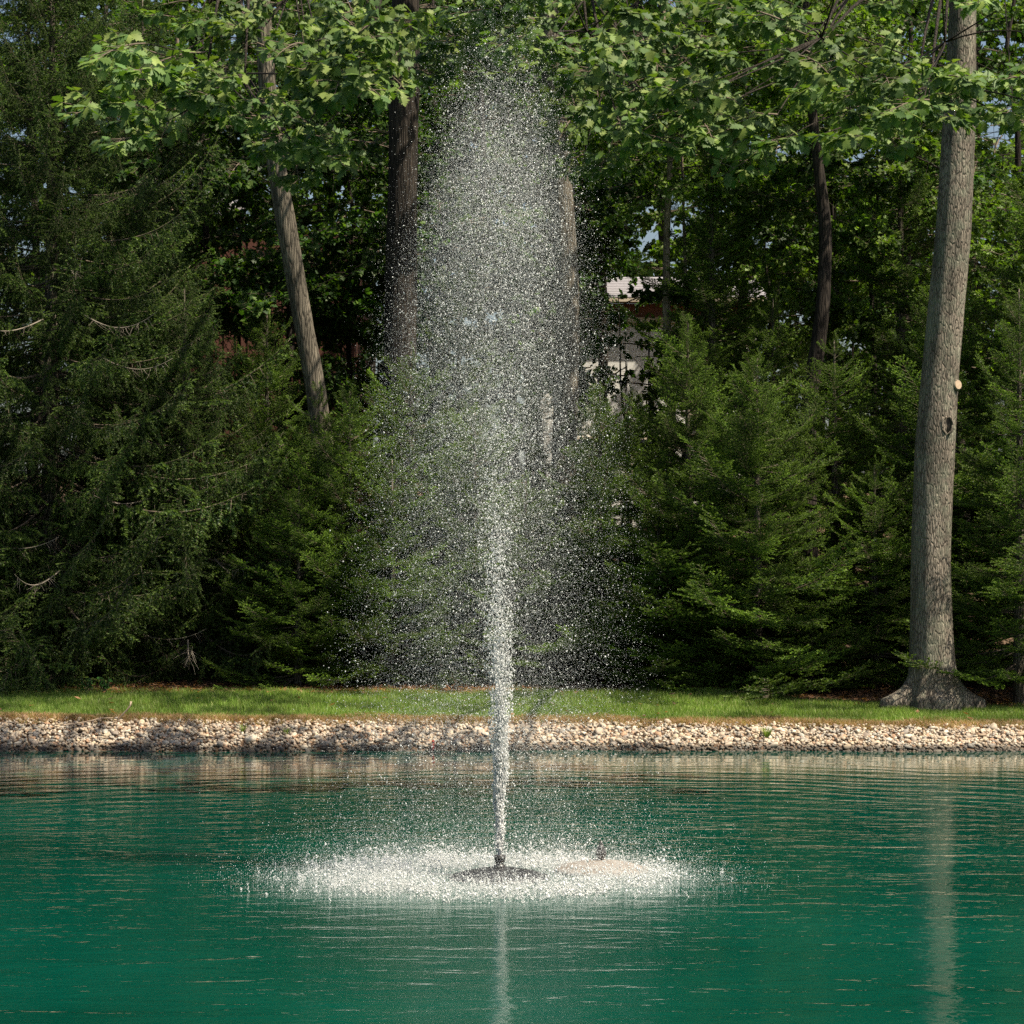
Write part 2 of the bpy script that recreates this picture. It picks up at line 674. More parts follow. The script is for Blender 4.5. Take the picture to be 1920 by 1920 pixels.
M_stone = stone_mat()
stone_cols = [(.52, .42, .31), (.56, .47, .36), (.44, .34, .25), (.38, .31, .24), (.60, .52, .41), (.29, .25, .21),
              (.42, .26, .16), (.44, .36, .27), (.24, .19, .15), (.48, .38, .26), (.36, .33, .28), (.34, .25, .17)]
stone_geo = []
for k in range(16):
    bm = bmesh.new()
    bmesh.ops.create_icosphere(bm, subdivisions=2, radius=0.5)
    off = Vector((k * 7.3, k * 3.1, 1.7))
    ax = Vector((1.0, random.uniform(.55, .9), random.uniform(.30, .62)))
    for v in bm.verts:
        d = 1 + 0.55 * mnoise.noise(v.co * 1.8 + off) + 0.22 * mnoise.noise(v.co * 4.5 + off)
        c = v.co * d
        v.co = Vector((c.x * ax.x, c.y * ax.y, c.z * ax.z))
    V = np.array([v.co[:] for v in bm.verts])
    T = np.array([[v.index for v in f.verts] for f in bm.faces])
    bm.free()
    stone_geo.append((V, T))
small_geo = []
for k in range(10):
    bm = bmesh.new()
    bmesh.ops.create_icosphere(bm, subdivisions=1, radius=.5)
    for v in bm.verts:
        d = 1 + .5 * mnoise.noise(v.co * 2.2 + Vector((k * 5.1, 2, 9)))
        v.co = Vector((v.co.x * d, v.co.y * d * random.uniform(.7, .9), v.co.z * d * .6))
    small_geo.append((np.array([v.co[:] for v in bm.verts]), np.array([[v.index for v in f.verts] for f in bm.faces])))
    bm.free()
stone_mesh = [[tri_mesh("stone", V, T, [M_stone], None, np.tile(np.array(c), (len(V), 1))) for c in stone_cols]
              for V, T in stone_geo]
stones = []
for _ in range(13000):
    xx, ss = random.uniform(-15, 15), random.uniform(-.1, .88)
    yy = bank_line(xx) + ss * .95
    size = random.uniform(.035, .088)
    stones.append((Vector((xx, yy, gz(xx, yy) + random.uniform(.0, .04))), Quaternion((random.uniform(-1, 1), random.uniform(-1, 1), random.uniform(-1, 1)), random.uniform(0, 3)), size, random.randrange(16), random.randrange(12)))
for x in np.arange(-13, 13, 0.075):
    for s in np.arange(-0.10, .90, 0.075):
        xx = x + random.uniform(-.06, .06)
        ss = s + random.uniform(-.06, .06)
        if abs(xx) > 10 and random.random() < .35:
            continue
        size = random.choice([.06, .07, .08, .092, .105, .125]) * random.uniform(.8, 1.2)
        if random.random() < .05:
            size *= 1.5
        yy = bank_line(xx) + ss * 0.95
        lift = random.uniform(-.15, .28) * size
        zz = gz(xx, yy) + lift
        if ss > .82 and random.random() < .5:
            continue
        q = Quaternion((0, 0, 1), random.uniform(0, 6.28)) @ Quaternion((random.uniform(-1, 1), random.uniform(-1, 1), 0.1), random.uniform(0, .7))
        q = Quaternion((1, 0, 0), 0.42) @ q
        stones.append((Vector((xx, yy, zz)), q, size, random.randrange(16), random.randrange(12)))
bank = empty("stone_bank", (0, 43.3, 0.0))
tag(bank, "sloping bank of pale river stones along the far edge of the pond", "stone bank", kind="structure")
vis = sorted([i for i, s in enumerate(stones) if abs(s[0].x) < 7.3 and s[0].z > 0.05], key=lambda i: -stones[i][2] * (1 + 1.2 * stones[i][0].z))
pick = set(vis[:300])
mb = MB()
for i, (p, q, s, g, c) in enumerate(stones):
    if i in pick:
        M = Matrix.LocRotScale(p - bank.location, q, (s, s, s))
        link("stone", stone_mesh[g][c], bank, M)
    else:
        V, T = stone_geo[g] if s > .09 else small_geo[g % 10]
        m3 = np.array(q.to_matrix())
        mb.add((V * s) @ m3.T + np.array(p - bank.location), T, 0, np.array(stone_cols[c]) * random.uniform(.8, 1.1))
o = link("small_stones", mb.mesh("small_stones", [M_stone]), bank)
o["kind"] = "stuff"

# ------------------------------------------------------------------ grass, straw, litter
def blades(n, xr, yfun, h, w, cols, lean, zoff=0.0, keep=None):
    x = R.uniform(*xr, n)
    y = np.empty(n)
    z = np.empty(n)
    ok = np.ones(n, bool)
    u = R.random(n)
    for i in range(n):
        a, b = yfun(x[i])
        y[i] = a + (b - a) * u[i]
        z[i] = gz(x[i], y[i])
    cl = np.array([mnoise.noise(Vector((a * 1.1, b * 1.6, 3.3))) for a, b in zip(x, y)])
    cl2 = np.array([mnoise.noise(Vector((a * 4.1, b * 5.6, 7.3))) for a, b in zip(x, y)])
    hh = h * R.uniform(.6, 1.25, n) * (1 + .35 * cl + .3 * cl2)
    az = R.uniform(0, 2 * np.pi, n)
    wd = np.stack([np.cos(az), np.sin(az), np.zeros(n)], 1) * w * R.uniform(.7, 1.3, n)[:, None] * .5
    la = R.uniform(0, 2 * np.pi, n)
    le = R.uniform(0, lean, n) * hh
    tipo = np.stack([np.cos(la) * le, np.sin(la) * le, hh], 1)
    P = np.stack([x, y, z + zoff], 1)
    mid = P + tipo * np.array([.42, .42, .6])
    V = np.stack([P - wd, P + wd, mid + wd * .8, mid - wd * .8, P + tipo], 1).reshape(-1, 3)
    b5 = np.arange(n)[:, None] * 5
    T = np.concatenate([b5 + np.array([0, 1, 2]), b5 + np.array([0, 2, 3]), b5 + np.array([3, 2, 4])])
    c = np.asarray(cols)[R.integers(0, len(cols), n)] * (1 + .25 * cl + .2 * cl2)[:, None]
    C = np.repeat(c, 5, 0)
    return V, T, C


gcols = [(.15, .25, .034), (.175, .28, .044), (.125, .22, .030), (.20, .29, .06), (.19, .26, .05), (.28, .30, .11)]
V, T, C = blades(150000, (-11.5, 11.5), lambda x: (bank_line(x) + 1.22 + .16 * math.sin(x * 3.1 + 1) + .05 * math.sin(x * 9), lawn_back(x) + random.uniform(-.15, .35) ** 1), .095, .007, gcols, .75)
lawn = link("lawn_grass", tri_mesh("lawn_grass", V, T, [M_grass], None, C))
tag(lawn, "strip of bright green mown grass between the stones and the wood", "grass", kind="stuff")

scols = [(.38, .22, .125), (.43, .27, .16), (.31, .175, .095), (.45, .32, .20), (.30, .22, .10), (.22, .22, .07)]


def straw_y(x):
    t = bank_line(x) + .86
    return (t - .14 + .05 * math.sin(x * 5), t + .50 + .16 * math.sin(x * 1.9) + .1 * math.sin(x * 4.7))


V, T, C = blades(40000, (-11.5, 11.5), straw_y, .085, .009, scols, 1.8)
straw = link("dry_grass", tri_mesh("dry_grass", V, T, [M_grass], None, C))
tag(straw, "fringe of dry orange-brown grass along the top of the stones", "dry grass", kind="stuff")

# fallen leaves under the trees
n = 15000
mb = MB()
lx = R.uniform(-12, 12, n)
ly = np.array([lawn_back(x) for x in lx]) + R.exponential(1.6, n) - .25
ly[:130] = np.array([R.uniform(bank_line(x) + 1.1, lawn_back(x)) for x in lx[:130]])
lv, lt, lc = [], [], []
lcols = np.array([(.20, .095, .05), (.28, .15, .085), (.15, .08, .05), (.33, .20, .12), (.36, .17, .07), (.11, .07, .05)])
for i in range(n):
    p = np.array((lx[i], ly[i], gz(lx[i], ly[i]) + R.uniform(.012, .05) + (.06 if i < 130 else 0)))
    a = R.uniform(0, 6.28)
    d = np.array((math.cos(a), math.sin(a), R.uniform(-.5, .5)))
    e = np.array((-math.sin(a), math.cos(a), R.uniform(-.5, .5)))
    s = R.uniform(.03, .075)
    lv += [p - d * s, p - e * s * .5 + d * .1 * s, p + d * s, p + e * s * .5]
    lt += [(4 * i, 4 * i + 1, 4 * i + 2), (4 * i, 4 * i + 2, 4 * i + 3)]
    lc += [lcols[R.integers(0, 6)]] * 4
litter = link("leaf_litter", tri_mesh("leaf_litter", lv, lt, [M_grass], None, lc, False))
tag(litter, "brown fallen leaves and needles lying under the spruces", "leaf litter", kind="stuff")

# ------------------------------------------------------------------ spruce boughs
def needles(mb, P0, P1, sp, ln, wd, tips, base_c, tip_c, m=1):
    """needle triangles along segments P0->P1; tips in 0..1 = how young and sunlit-toned the shoot is"""
    P0, P1 = np.asarray(P0, float), np.asarray(P1, float)
    L = np.linalg.norm(P1 - P0, axis=1)
    cnt = np.maximum(2, (L / sp).astype(int))
    idx = np.repeat(np.arange(len(L)), cnt)
    n = len(idx)
    t = R.random(n)
    D = unit(P1 - P0)[idx]
    B = P0[idx] + (P1 - P0)[idx] * t[:, None]
    rnd = R.normal(size=(n, 3))
    rnd[:, 2] = np.abs(rnd[:, 2]) * .7 - .1
    rad = unit(rnd - (rnd * D).sum(1)[:, None] * D)
    d = unit(D * R.uniform(.45, .9, n)[:, None] + rad)
    s = unit(np.cross(d, R.normal(size=(n, 3)))) * wd * .5 * R.uniform(.7, 1.3, n)[:, None]
    l = ln * R.uniform(.7, 1.2, n)[:, None]
    V = np.stack([B - s, B + s, B + d * l], 1).reshape(-1, 3)
    T = np.arange(n * 3).reshape(-1, 3)
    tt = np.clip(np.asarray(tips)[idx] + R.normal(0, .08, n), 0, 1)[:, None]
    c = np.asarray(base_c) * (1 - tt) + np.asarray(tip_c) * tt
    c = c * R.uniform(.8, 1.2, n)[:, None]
    mb.add(V, T, m, np.repeat(c, 3, 0))


BASE_C, TIP_C = (.012, .042, .012), (.175, .275, .032)  # old and new needle greens, with shade and sunlight painted into their contrast


def make_bough(seed, L, weep, base_c=BASE_C, tip_c=TIP_C, dens=1.0):
    global R
    R = np.random.default_rng(seed)
    mb = MB()
    n = 14
    s = np.linspace(0, 1, n)
    sag = .16 if weep else .10
    bend = R.normal(0, .04)
    ax = np.stack([s * L, bend * L * s ** 2, L * (-sag * np.sin(s * 2.1) * 1.2 + (.24 if weep else .16) * s ** 2.6)], 1)
    mb.tube(ax, np.linspace(.016, .003, n) * (L / 2) ** .5, 5, 0, (.1, .08, .06))
    P0, P1, TP = [], [], []

    def axp(t):
        return np.array([np.interp(t, s, ax[:, k]) for k in range(3)])

    def shoot_line(p, d, l, sub_sp, sub_l, droop, tip0):
        """a twig with needle shoots on both sides"""
        m = max(3, int(l / .09))
        pts = [p]
        dd = np.array(d)
        for _ in range(m):
            dd = unit(dd + np.array([0, 0, -droop]) / m + R.normal(0, .05, 3))
            pts.append(pts[-1] + dd * l / m)
        pts = np.array(pts)
        mb.tube(pts, np.linspace(.004, .0016, len(pts)), 3, 0, (.1, .08, .06), False)
        for a, b, k in zip(pts[:-1], pts[1:], range(m)):
            if l > .12 and k == 0 and R.random() < .5:
                continue
            P0.append(a); P1.append(b); TP.append(tip0 * (k + 1) / m)
        kk = int(l / sub_sp)
        side = 1
        for k in range(1, kk):
            f = (k + R.uniform(-.3, .3)) / kk
            i = min(m - 1, int(f * m))
            a = pts[i] + (pts[i + 1] - pts[i]) * (f * m - i)
            dd = unit(pts[i + 1] - pts[i])
            sd = unit(np.cross(dd, [0, 0, 1])) * side
            side = -side
            d2 = unit(dd * R.uniform(.5, .9) + sd + np.array([0, 0, R.uniform(-.5, .15) - (.5 if weep else 0)]))
            ll = sub_l * (1 - .6 * f) * R.uniform(.6, 1.3)
            e = a + d2 * ll
            P0.append(a); P1.append(lerp(a, e, .6)); TP.append(.15 * tip0)
            P0.append(lerp(a, e, .6)); P1.append(e); TP.append(tip0 * R.uniform(.5, 1.0))

    start = .22 if not weep else .18
    kt = int(L * 17 * dens)
    side = 1
    for k in range(kt):
        t = start + (1 - start) * (k + R.uniform(-.4, .4)) / kt
        t = min(max(t, start), .985)
        p = axp(t)
        dax = unit(axp(min(1, t + .02)) - axp(t - .02))
        sd = unit(np.cross(dax, [0, 0, 1])) * side
        side = -side
        ln = (L * .34 * (1 - t) ** .75 + .12) * R.uniform(.55, 1.2)
        if weep and R.random() < .62:
            d = unit(dax * .35 + sd * R.uniform(.1, .6) + np.array([0, 0, -1.0]))
            shoot_line(p, d, (.16 + .30 * math.sin(min(1, t * 1.1) * math.pi)) * R.uniform(.6, 1.3), .060, .12, .5, .7)
        else:
            d = unit(dax * R.uniform(.6, 1.1) + sd + np.array([0, 0, R.uniform(-.15, .2)]))
            shoot_line(p, d, ln, .058, .145, .45 if weep else -.05, 1.0)
    # leader of the bough
    P = [axp(t) for t in np.linspace(.5, 1, 9)]
    for a, b in zip(P[:-1], P[1:]):
        P0.append(a); P1.append(b); TP.append(.7)
    for sd in (-1, 1):
        d = unit(np.array([1, .7 * sd, .2]))
        P0.append(P[-2]); P1.append(P[-2] + d * .1); TP.append(1)
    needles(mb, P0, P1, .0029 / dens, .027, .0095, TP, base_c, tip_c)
    return mb.mesh("bough", [M_twig, M_needle])


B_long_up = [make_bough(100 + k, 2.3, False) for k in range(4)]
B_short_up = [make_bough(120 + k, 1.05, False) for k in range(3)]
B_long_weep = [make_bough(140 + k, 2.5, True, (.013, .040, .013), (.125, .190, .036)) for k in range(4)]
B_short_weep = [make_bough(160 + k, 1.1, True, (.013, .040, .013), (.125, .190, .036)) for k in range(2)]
# sparse dead bough, bare twigs only
def make_dead(seed, L):
    global R
    R = np.random.default_rng(seed)
    mb = MB()
    s = np.linspace(0, 1, 12)
    ax = np.stack([s * L, .05 * L * s ** 2, L * (-.20 * np.sin(s * 2.4) + .1 * s ** 2)], 1)
    mb.tube(ax, np.linspace(.015, .005, 12), 5, 0)
    for k in range(int(L * 15)):
        t = R.uniform(.12, .95)
        p = np.array([np.interp(t, s, ax[:, q]) for q in range(3)])
        d = unit(np.array([R.uniform(-.1, 1.1), R.normal(0, .7), -.8]))
        l = R.uniform(.06, .34)
        mb.tube([p, p + d * l * .5 + R.normal(0, .01, 3), p + d * l], [.004, .003, .0015], 3, 0, (.1, .08, .06), False)
    return mb.mesh("bare_bough", [M_deadtwig])


M_deadtwig = plain_mat("weathered_twig", (.19, .16, .13), .9, .1, 30, (.30, .26, .21))
B_dead = [make_dead(180 + k, 1.6) for k in range(3)]


def trunk_mesh(pts, rad, mat, n=14, seed=0, rough=.05, flare=None, name="trunk"):
    P = [Vector(p) for p in pts]
    # resample
    cum = [0]
    for a, b in zip(P[:-1], P[1:]):
        cum.append(cum[-1] + (b - a).length)
    tot = cum[-1]
    k = max(4, int(tot / .28))
    tt = np.linspace(0, tot, k)
    arr = np.array([p[:] for p in P])
    Q = np.stack([np.interp(tt, cum, arr[:, q]) for q in range(3)], 1)
    # gentle smoothing
    for _ in range(2):
        Q[1:-1] = (Q[:-2] + 2 * Q[1:-1] + Q[2:]) / 4
    rr = np.interp(tt, cum, rad)
    V, T = tube_geo(Q, rr, n)
    cen = np.repeat(Q, n, 0)
    body = V[:-1]
    for i in range(len(body)):
        d = body[i] - cen[i]
        nn = mnoise.noise(Vector((body[i][0] * 4 + seed, body[i][1] * 4, body[i][2] * .8)))
        n2 = mnoise.noise(Vector((body[i][0] * 11 + seed, body[i][1] * 11, body[i][2] * 2.2)))
        body[i] = cen[i] + d * (1 + rough * nn * 1.6 + rough * n2)
    V[:-1] = body
    return tri_mesh(name, V, T, [mat])


SPR_SHARED = {}


def spruce(px, Y, H, Rb, weep=False, label="", group=None, lean=0.0, z0=.25, top_sharp=1.0, dens=1.35, seed=0, dead=0, face=1.0, name="spruce_tree", x=None, rmin=.22):
    rs = random.Random(seed + 1000)
    if x is None:
        x = at(px, 1000, Y).x
    root = empty(name, (x, Y, gz(x, Y) - .05))
    tag(root, label, "spruce", group)
    me = trunk_mesh([(0, 0, 0), (lean * H * .5, 0, H * .5), (lean * H, 0, H)], [.055 + H * .011, .03 + H * .006, .012], M_bark_mid, 8, seed)
    link("trunk", me, root)
    z = z0
    k = 0
    long_, short_ = (B_long_weep, B_short_weep) if weep else (B_long_up, B_short_up)
    while z < H - .05:
        f = z / H
        prof = (1 - f) ** (.62 * top_sharp) * (1 if f > .10 else .78 + 2.2 * f)
        r = max(rmin, Rb * prof)
        nb = max(4, int((6 + 4.5 * min(1, r / 2)) * dens))
        a0 = rs.uniform(0, 6.28)
        for q in range(nb):
            a = a0 + 6.283 * q / nb + rs.uniform(-.4, .4)
            rr = r * (rs.uniform(.5, 1.1) if rs.random() < .82 else rs.uniform(1.1, 1.5)) * (1 + .16 * math.sin(2 * a + seed) + .12 * math.sin(3 * a - z * 1.3 + seed))
            # boughs on the far side, out of every view from this shore, are thinner on the ground
            if math.sin(a) > .55 and rs.random() < .45 * face:
                continue
            mesh, Lm = (rs.choice(long_), 2.3 if not weep else 2.5) if rr > 1.15 else (rs.choice(short_), 1.05 if not weep else 1.1)
            sc = rr / Lm
            pitch = lerp(-.10 if weep else -.02, .75, f ** 1.6) + rs.uniform(-.22, .22)
            roll = rs.uniform(-.3, .3)
            M = Matrix.Translation((lean * z, 0, z + rs.uniform(-.08, .08))) @ Matrix.Rotation(a, 4, 'Z') @ Matrix.Rotation(-pitch, 4, 'Y') @ Matrix.Rotation(roll, 4, 'X') @ Matrix.Diagonal((sc, sc * rs.uniform(.9, 1.15), sc, 1))
            link("bough", mesh, root, M)
            k += 1
        z += (.29 + .13 * (1 - f)) * rs.uniform(.8, 1.25) / dens ** .5 * (1.0 if H > 3 else .8)
    # leader shoot
    sh = short_[0]
    link("leader", sh, root, Matrix.Translation((lean * (H - .3), 0, H - .35)) @ Matrix.Rotation(-1.5, 4, 'Y') @ Matrix.Scale(.5, 4))
    for q in range(dead):
        a = rs.uniform(-2.9, -.25)
        zz = rs.uniform(.8, H * .55)
        rr = Rb * (1 - zz / H) * rs.uniform(.42, .56)
        M = Matrix.Translation((rr * math.cos(a), rr * math.sin(a), zz)) @ Matrix.Rotation(a + rs.uniform(-.9, .9), 4, 'Z') @ Matrix.Scale(rs.uniform(.9, 1.35), 4)
        link("bare_bough", rs.choice(B_dead), root, M)
    return root


# big drooping spruces on the left
spruce(95, 50.9, 15.5, 3.7, True, "huge spruce with drooping boughs and bare grey twigs above the lawn", seed=1, dead=7)
spruce(345, 51.3, 7.6, 2.6, True, "dark drooping spruce in the angle between the huge spruce and the leaning trunk", seed=2, dead=3)
spruce(265, 55.5, 14.0, 3.2, True, "tall dark spruce rising behind the huge drooping spruce", seed=3)
spruce(-120, 49.9, 9.0, 2.8, True, "drooping spruce at the outer side of the huge spruce", seed=4, dead=2)
spruce(500, 54.2, 7.2, 2.4, False, "dark bushy spruce between the drooping spruces and the leaning trunk", seed=5)
spruce(655, 50.7, 5.6, 2.3, False, "bushy green spruce left of the water jet, beside the lawn", seed=6)
spruce(598, 50.9, 5.6, 1.9, False, "dark spruce hiding the foot of the leaning trunk", seed=20)
spruce(770, 52.5, 6.4, 2.2, False, "shaded spruce standing in front of the thick dark trunk", seed=7)
spruce(890, 51.6, 5.2, 2.2, False, "shaded spruce directly behind the falling spray", seed=8)
spruce(860, 56.0, 8.2, 2.3, False, "tall dark spruce beside the thick dark trunk, behind the spray", seed=21)
spruce(1010, 53.6, 6.4, 2.2, False, "taller shaded spruce farther back behind the falling spray", seed=9)
spruce(1125, 51.2, 5.6, 2.2, False, "spruce at the right edge of the falling spray", seed=10)
spruce(1180, 55.0, 5.6, 2.2, False, "dark spruce standing before the white wall of the brick house", seed=22)
spruce(1290, 51.0, 6.9, 2.4, False, "green spruce with a pointed leader, beside the spray's right edge", seed=11)
spruce(1420, 49.5, 6.2, 2.6, False, "brightest bushy spruce with sunlit yellow-green boughs sweeping the lawn edge", seed=12)
spruce(1335, 56.5, 11.4, 2.2, False, "slim tall dark spruce in front of the brick house", seed=13)
spruce(1450, 55.5, 7.6, 2.2, False, "dark spruce rising behind the brightest spruce", seed=23)
spruce(1565, 51.6, 6.6, 2.3, False, "dark green spruce between the sunlit spruce and the grey oak", seed=14)
spruce(1690, 56.0, 12.5, 2.1, False, "tall shadowy spruce behind the grey oak trunk", seed=15)
spruce(1235, 50.0, 3.9, 1.9, False, "low spruce tucked in front of the spruce with the pointed leader", seed=24)
spruce(560, 50.0, 3.8, 1.9, False, "low spruce before the foot of the leaning trunk, beside the drooping spruces", seed=25)
spruce(735, 50.3, 4.3, 2.0, False, "low dark spruce between the bushy green spruce and the spray", seed=26)
spruce(985, 50.4, 3.9, 2.0, False, "low spruce at the lawn edge right behind the jet", seed=27)
spruce(1640, 49.8, 4.2, 1.9, False, "low dark spruce just left of the grey oak's foot", seed=28)
spruce(1520, 49.4, 2.4, 1.4, False, "small young spruce low beside the sunlit spruce", seed=16)
spruce(1912, 46.9, 7.4, 2.0, False, "spruce whose boughs cross in front of the grey oak trunk", seed=17, face=.3, z0=.75)
spruce(2010, 50.5, 12.5, 3.0, False, "tall spruce at the outer side of the grey oak", seed=18)
spruce(1790, 51.0, 8.4, 2.5, False, "spruce close behind the grey oak trunk", seed=19)

# ------------------------------------------------------------------ broadleaf sprays
def leaf_matrix_arrays(P, D, Nn, S):
    x = unit(D)
    y = unit(np.cross(Nn, x))
    z = np.cross(x, y)
    return np.stack([x, y, z], -1) * np.asarray(S)[:, None, None], P


def place_template(mb, tv, tt, P, D, Nn, S, C, m=1):
    M, P = leaf_matrix_arrays(np.asarray(P), np.asarray(D), np.asarray(Nn), S)
    V = np.einsum('nij,kj->nki', M, tv) + np.asarray(P)[:, None, :]
    n, k = len(V), len(tv)
    T = (np.arange(n)[:, None, None] * k + tt[None]).reshape(-1, 3)
    mb.add(V.reshape(-1, 3), T, m, np.repeat(np.asarray(C), k, 0))


# maple-like far leaf: 3 points, a fold along the midrib
def far_leaf():
    out = [(0, 0), (.12, .30), (.42, .30), (.45, .48), (.70, .22), (1.0, 0)]
    V, T = [], []
    for x, y in out:
        V.append((x, 0, -.12 * x * x))
    for sgn in (1, -1):
        b = len(V)
        for x, y in out[1:-1]:
            V.append((x - .05 if abs(y - .48) < .01 else x, sgn * y, .10 * y - .12 * x * x))
        ids = [0] + list(range(b, b + 4)) + [5]
        for k in range(5):
            q = [k, k + 1, ids[k + 1], ids[k]]
            if k > 0:
                T.append((q[0], q[2], q[3]) if sgn > 0 else (q[0], q[3], q[2]))
            if k < 4:
                T.append((q[0], q[1], q[2]) if sgn > 0 else (q[0], q[2], q[1]))
    return np.array(V, float), np.array(T)


FLV, FLT = far_leaf()
OAK_HALF = [(0, .006), (.11, .012), (.16, .09), (.23, .21), (.29, .13), (.37, .27), (.44, .37), (.48, .19), (.59, .29), (.66, .36), (.69, .16), (.79, .23), (.83, .11), (.90, .12), (1.0, 0)]


def oak_leaf(bend, twist, cup):
    k = len(OAK_HALF)
    V, T = [], []

    def zz(x, y):
        return -bend * x * x + cup * abs(y) + twist * x * y

    for x, y in OAK_HALF:
        V.append((x, 0, zz(x, 0)))
    for sgn in (1, -1):
        b = len(V)
        for x, y in OAK_HALF[:-1]:
            xx = x + (.06 if y > .15 else -.01)
            V.append((xx, sgn * y, zz(xx, sgn * y)))
        ids = list(range(b, b + k - 1)) + [k - 1]
        for q in range(k - 1):
            a, bb, c, d = q, q + 1, ids[q + 1], ids[q]
            if q < k - 2:
                tr = [(a, bb, c), (a, c, d)]
            else:
                tr = [(a, bb, d)]
            for t in tr:
                T.append(t if sgn > 0 else (t[0], t[2], t[1]))
    return np.array(V, float), np.array(T)


OAKT = [oak_leaf(.22, .2, .12), oak_leaf(.38, -.25, .05), oak_leaf(.10, .1, .22), oak_leaf(.30, .35, -.1)]


def make_spray(seed, L, leaf, cols, nleaf, spread=.42):
    """leafy branch of far broadleaf trees: twigs with many small leaves"""
    rg = np.random.default_rng(seed)
    mb = MB()
    s = np.linspace(0, 1, 8)
    ax = np.stack([s * L, rg.normal(0, .06) * L * s ** 2, L * (.10 * s - .22 * s ** 2)], 1)
    mb.tube(ax, np.linspace(.016, .003, 8), 4, 0)
    P, D, NN, S, C = [], [], [], [], []
    for k in range(int(nleaf / 9)):
        t = rg.uniform(.12, 1)
        p = np.array([np.interp(t, s, ax[:, q]) for q in range(3)])
        side = 1 if k % 2 else -1
        d = unit(np.array([rg.uniform(.3, 1.0), side * rg.uniform(.4, 1.1), rg.normal(.02, .28)]))
        l = L * spread * (1.1 - .7 * t) * rg.uniform(.4, 1.2)
        e = p + d * l + np.array([0, 0, -.08 * l])
        mb.tube([p, lerp(p, e, .5) + rg.normal(0, .01, 3), e], [.005, .0035, .0015], 3, 0, (.1, .08, .06), False)
        for q in range(9):
            f = rg.uniform(.2, 1.05)
            pp = lerp(p, e, f) + rg.normal(0, .015, 3)
            dd = unit(d * .6 + rg.normal(0, .75, 3) + np.array([0, 0, -.35]))
            P.append(pp); D.append(dd)
            NN.append(unit(np.array([.15, 0, 1.0]) + rg.normal(0, .45, 3)))
            S.append(leaf * rg.uniform(.65, 1.2))
            C.append(np.array(cols[rg.integers(0, len(cols))]) * rg.uniform(.8, 1.2))
    place_template(mb, FLV, FLT, P, D, NN, S, C)
    return mb.mesh("leafy_branch", [M_twig, M_leaf])


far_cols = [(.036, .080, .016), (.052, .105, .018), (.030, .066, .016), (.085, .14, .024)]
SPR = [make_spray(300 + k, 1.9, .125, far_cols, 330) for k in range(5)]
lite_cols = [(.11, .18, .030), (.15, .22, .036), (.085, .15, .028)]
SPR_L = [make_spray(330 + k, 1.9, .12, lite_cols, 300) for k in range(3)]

oak_cols = [(.095, .155, .034), (.125, .185, .040), (.064, .118, .032), (.175, .225, .058), (.090, .142, .048)]


def oak_spray(seed, L=1.15):
    """returns twig builder + leaf placements for an oak branch end: rosettes of lobed leaves"""
    rg = np.random.default_rng(seed)
    mb = MB()
    s = np.linspace(0, 1, 8)
    ax = np.stack([s * L, rg.normal(0, .08) * L * s ** 2, L * (.12 * s - .25 * s ** 2)], 1)
    mb.tube(ax, np.linspace(.014, .004, 8), 5, 0)
    ends = [(ax[-1], unit(ax[-1] - ax[-2]))]
    nt_ = 9
    for k in range(nt_):
        t = .18 + .8 * (k + rg.uniform(-.3, .3)) / nt_
        p = np.array([np.interp(t, s, ax[:, q]) for q in range(3)])
        side = 1 if k % 2 else -1
        d = unit(np.array([rg.uniform(.4, 1.0), side * rg.uniform(.5, 1.1), rg.normal(-.02, .3)]))
        l = rg.uniform(.18, .48) * (1.15 - .5 * t)
        e = p + d * l
        mb.tube([p, lerp(p, e, .5) + rg.normal(0, .01, 3), e], [.006, .0045, .003], 4, 0, (.1, .08, .06), False)
        ends.append((e, d))
        if l > .3:
            ends.append((lerp(p, e, .55), unit(d + rg.normal(0, .4, 3))))
    P, D, NN, S, C, K = [], [], [], [], [], []
    for e, d in ends:
        m = rg.integers(5, 8)
        a0 = rg.uniform(0, 6.28)
        u = unit(np.cross(d, [0, 0, 1]) + 1e-4)
        w = np.cross(u, d)
        for q in range(m):
            a = a0 + 6.283 * q / m + rg.normal(0, .25)
            rad = u * math.cos(a) * 1.15 + w * math.sin(a) * .6
            dd = unit(d * rg.uniform(.15, .8) + rad + np.array([0, 0, -.42]))
            P.append(e + d * rg.uniform(-.03, .01)); D.append(dd)
            NN.append(unit(np.array([.45, 0, 1.0]) + rg.normal(0, .35, 3)))
            S.append(rg.uniform(.10, .22))
            C.append(np.array(oak_cols[rg.integers(0, len(oak_cols))]) * rg.uniform(.85, 1.18))
            K.append(rg.integers(0, 4))
    return mb, np.array(P), np.array(D), np.array(NN), np.array(S), np.array(C), np.array(K)


OAK_SPRAY_DEF = [oak_spray(400 + k) for k in range(6)]
OAK_SPRAY_MESH, OAK_TWIG_MESH = [], []
for mb0, P, D, NN, S, C, K in OAK_SPRAY_DEF:
    OAK_TWIG_MESH.append(mb0.mesh("branch", [M_twig, M_oakleaf]))
    full = MB()
    full.add(np.concatenate(mb0.V), np.concatenate(mb0.T), 0)
    for k in range(4):
        i = np.where(K == k)[0]
        place_template(full, OAKT[k][0], OAKT[k][1], P[i], D[i], NN[i], S[i], C[i])
    OAK_SPRAY_MESH.append(full.mesh("leafy_branch", [M_twig, M_oakleaf]))
OAK_LEAF_MESH = [[tri_mesh("leaf", OAKT[k][0], OAKT[k][1], [M_oakleaf], None, np.tile(np.array(c), (len(OAKT[k][0]), 1))) for c in oak_cols] for k in range(4)]


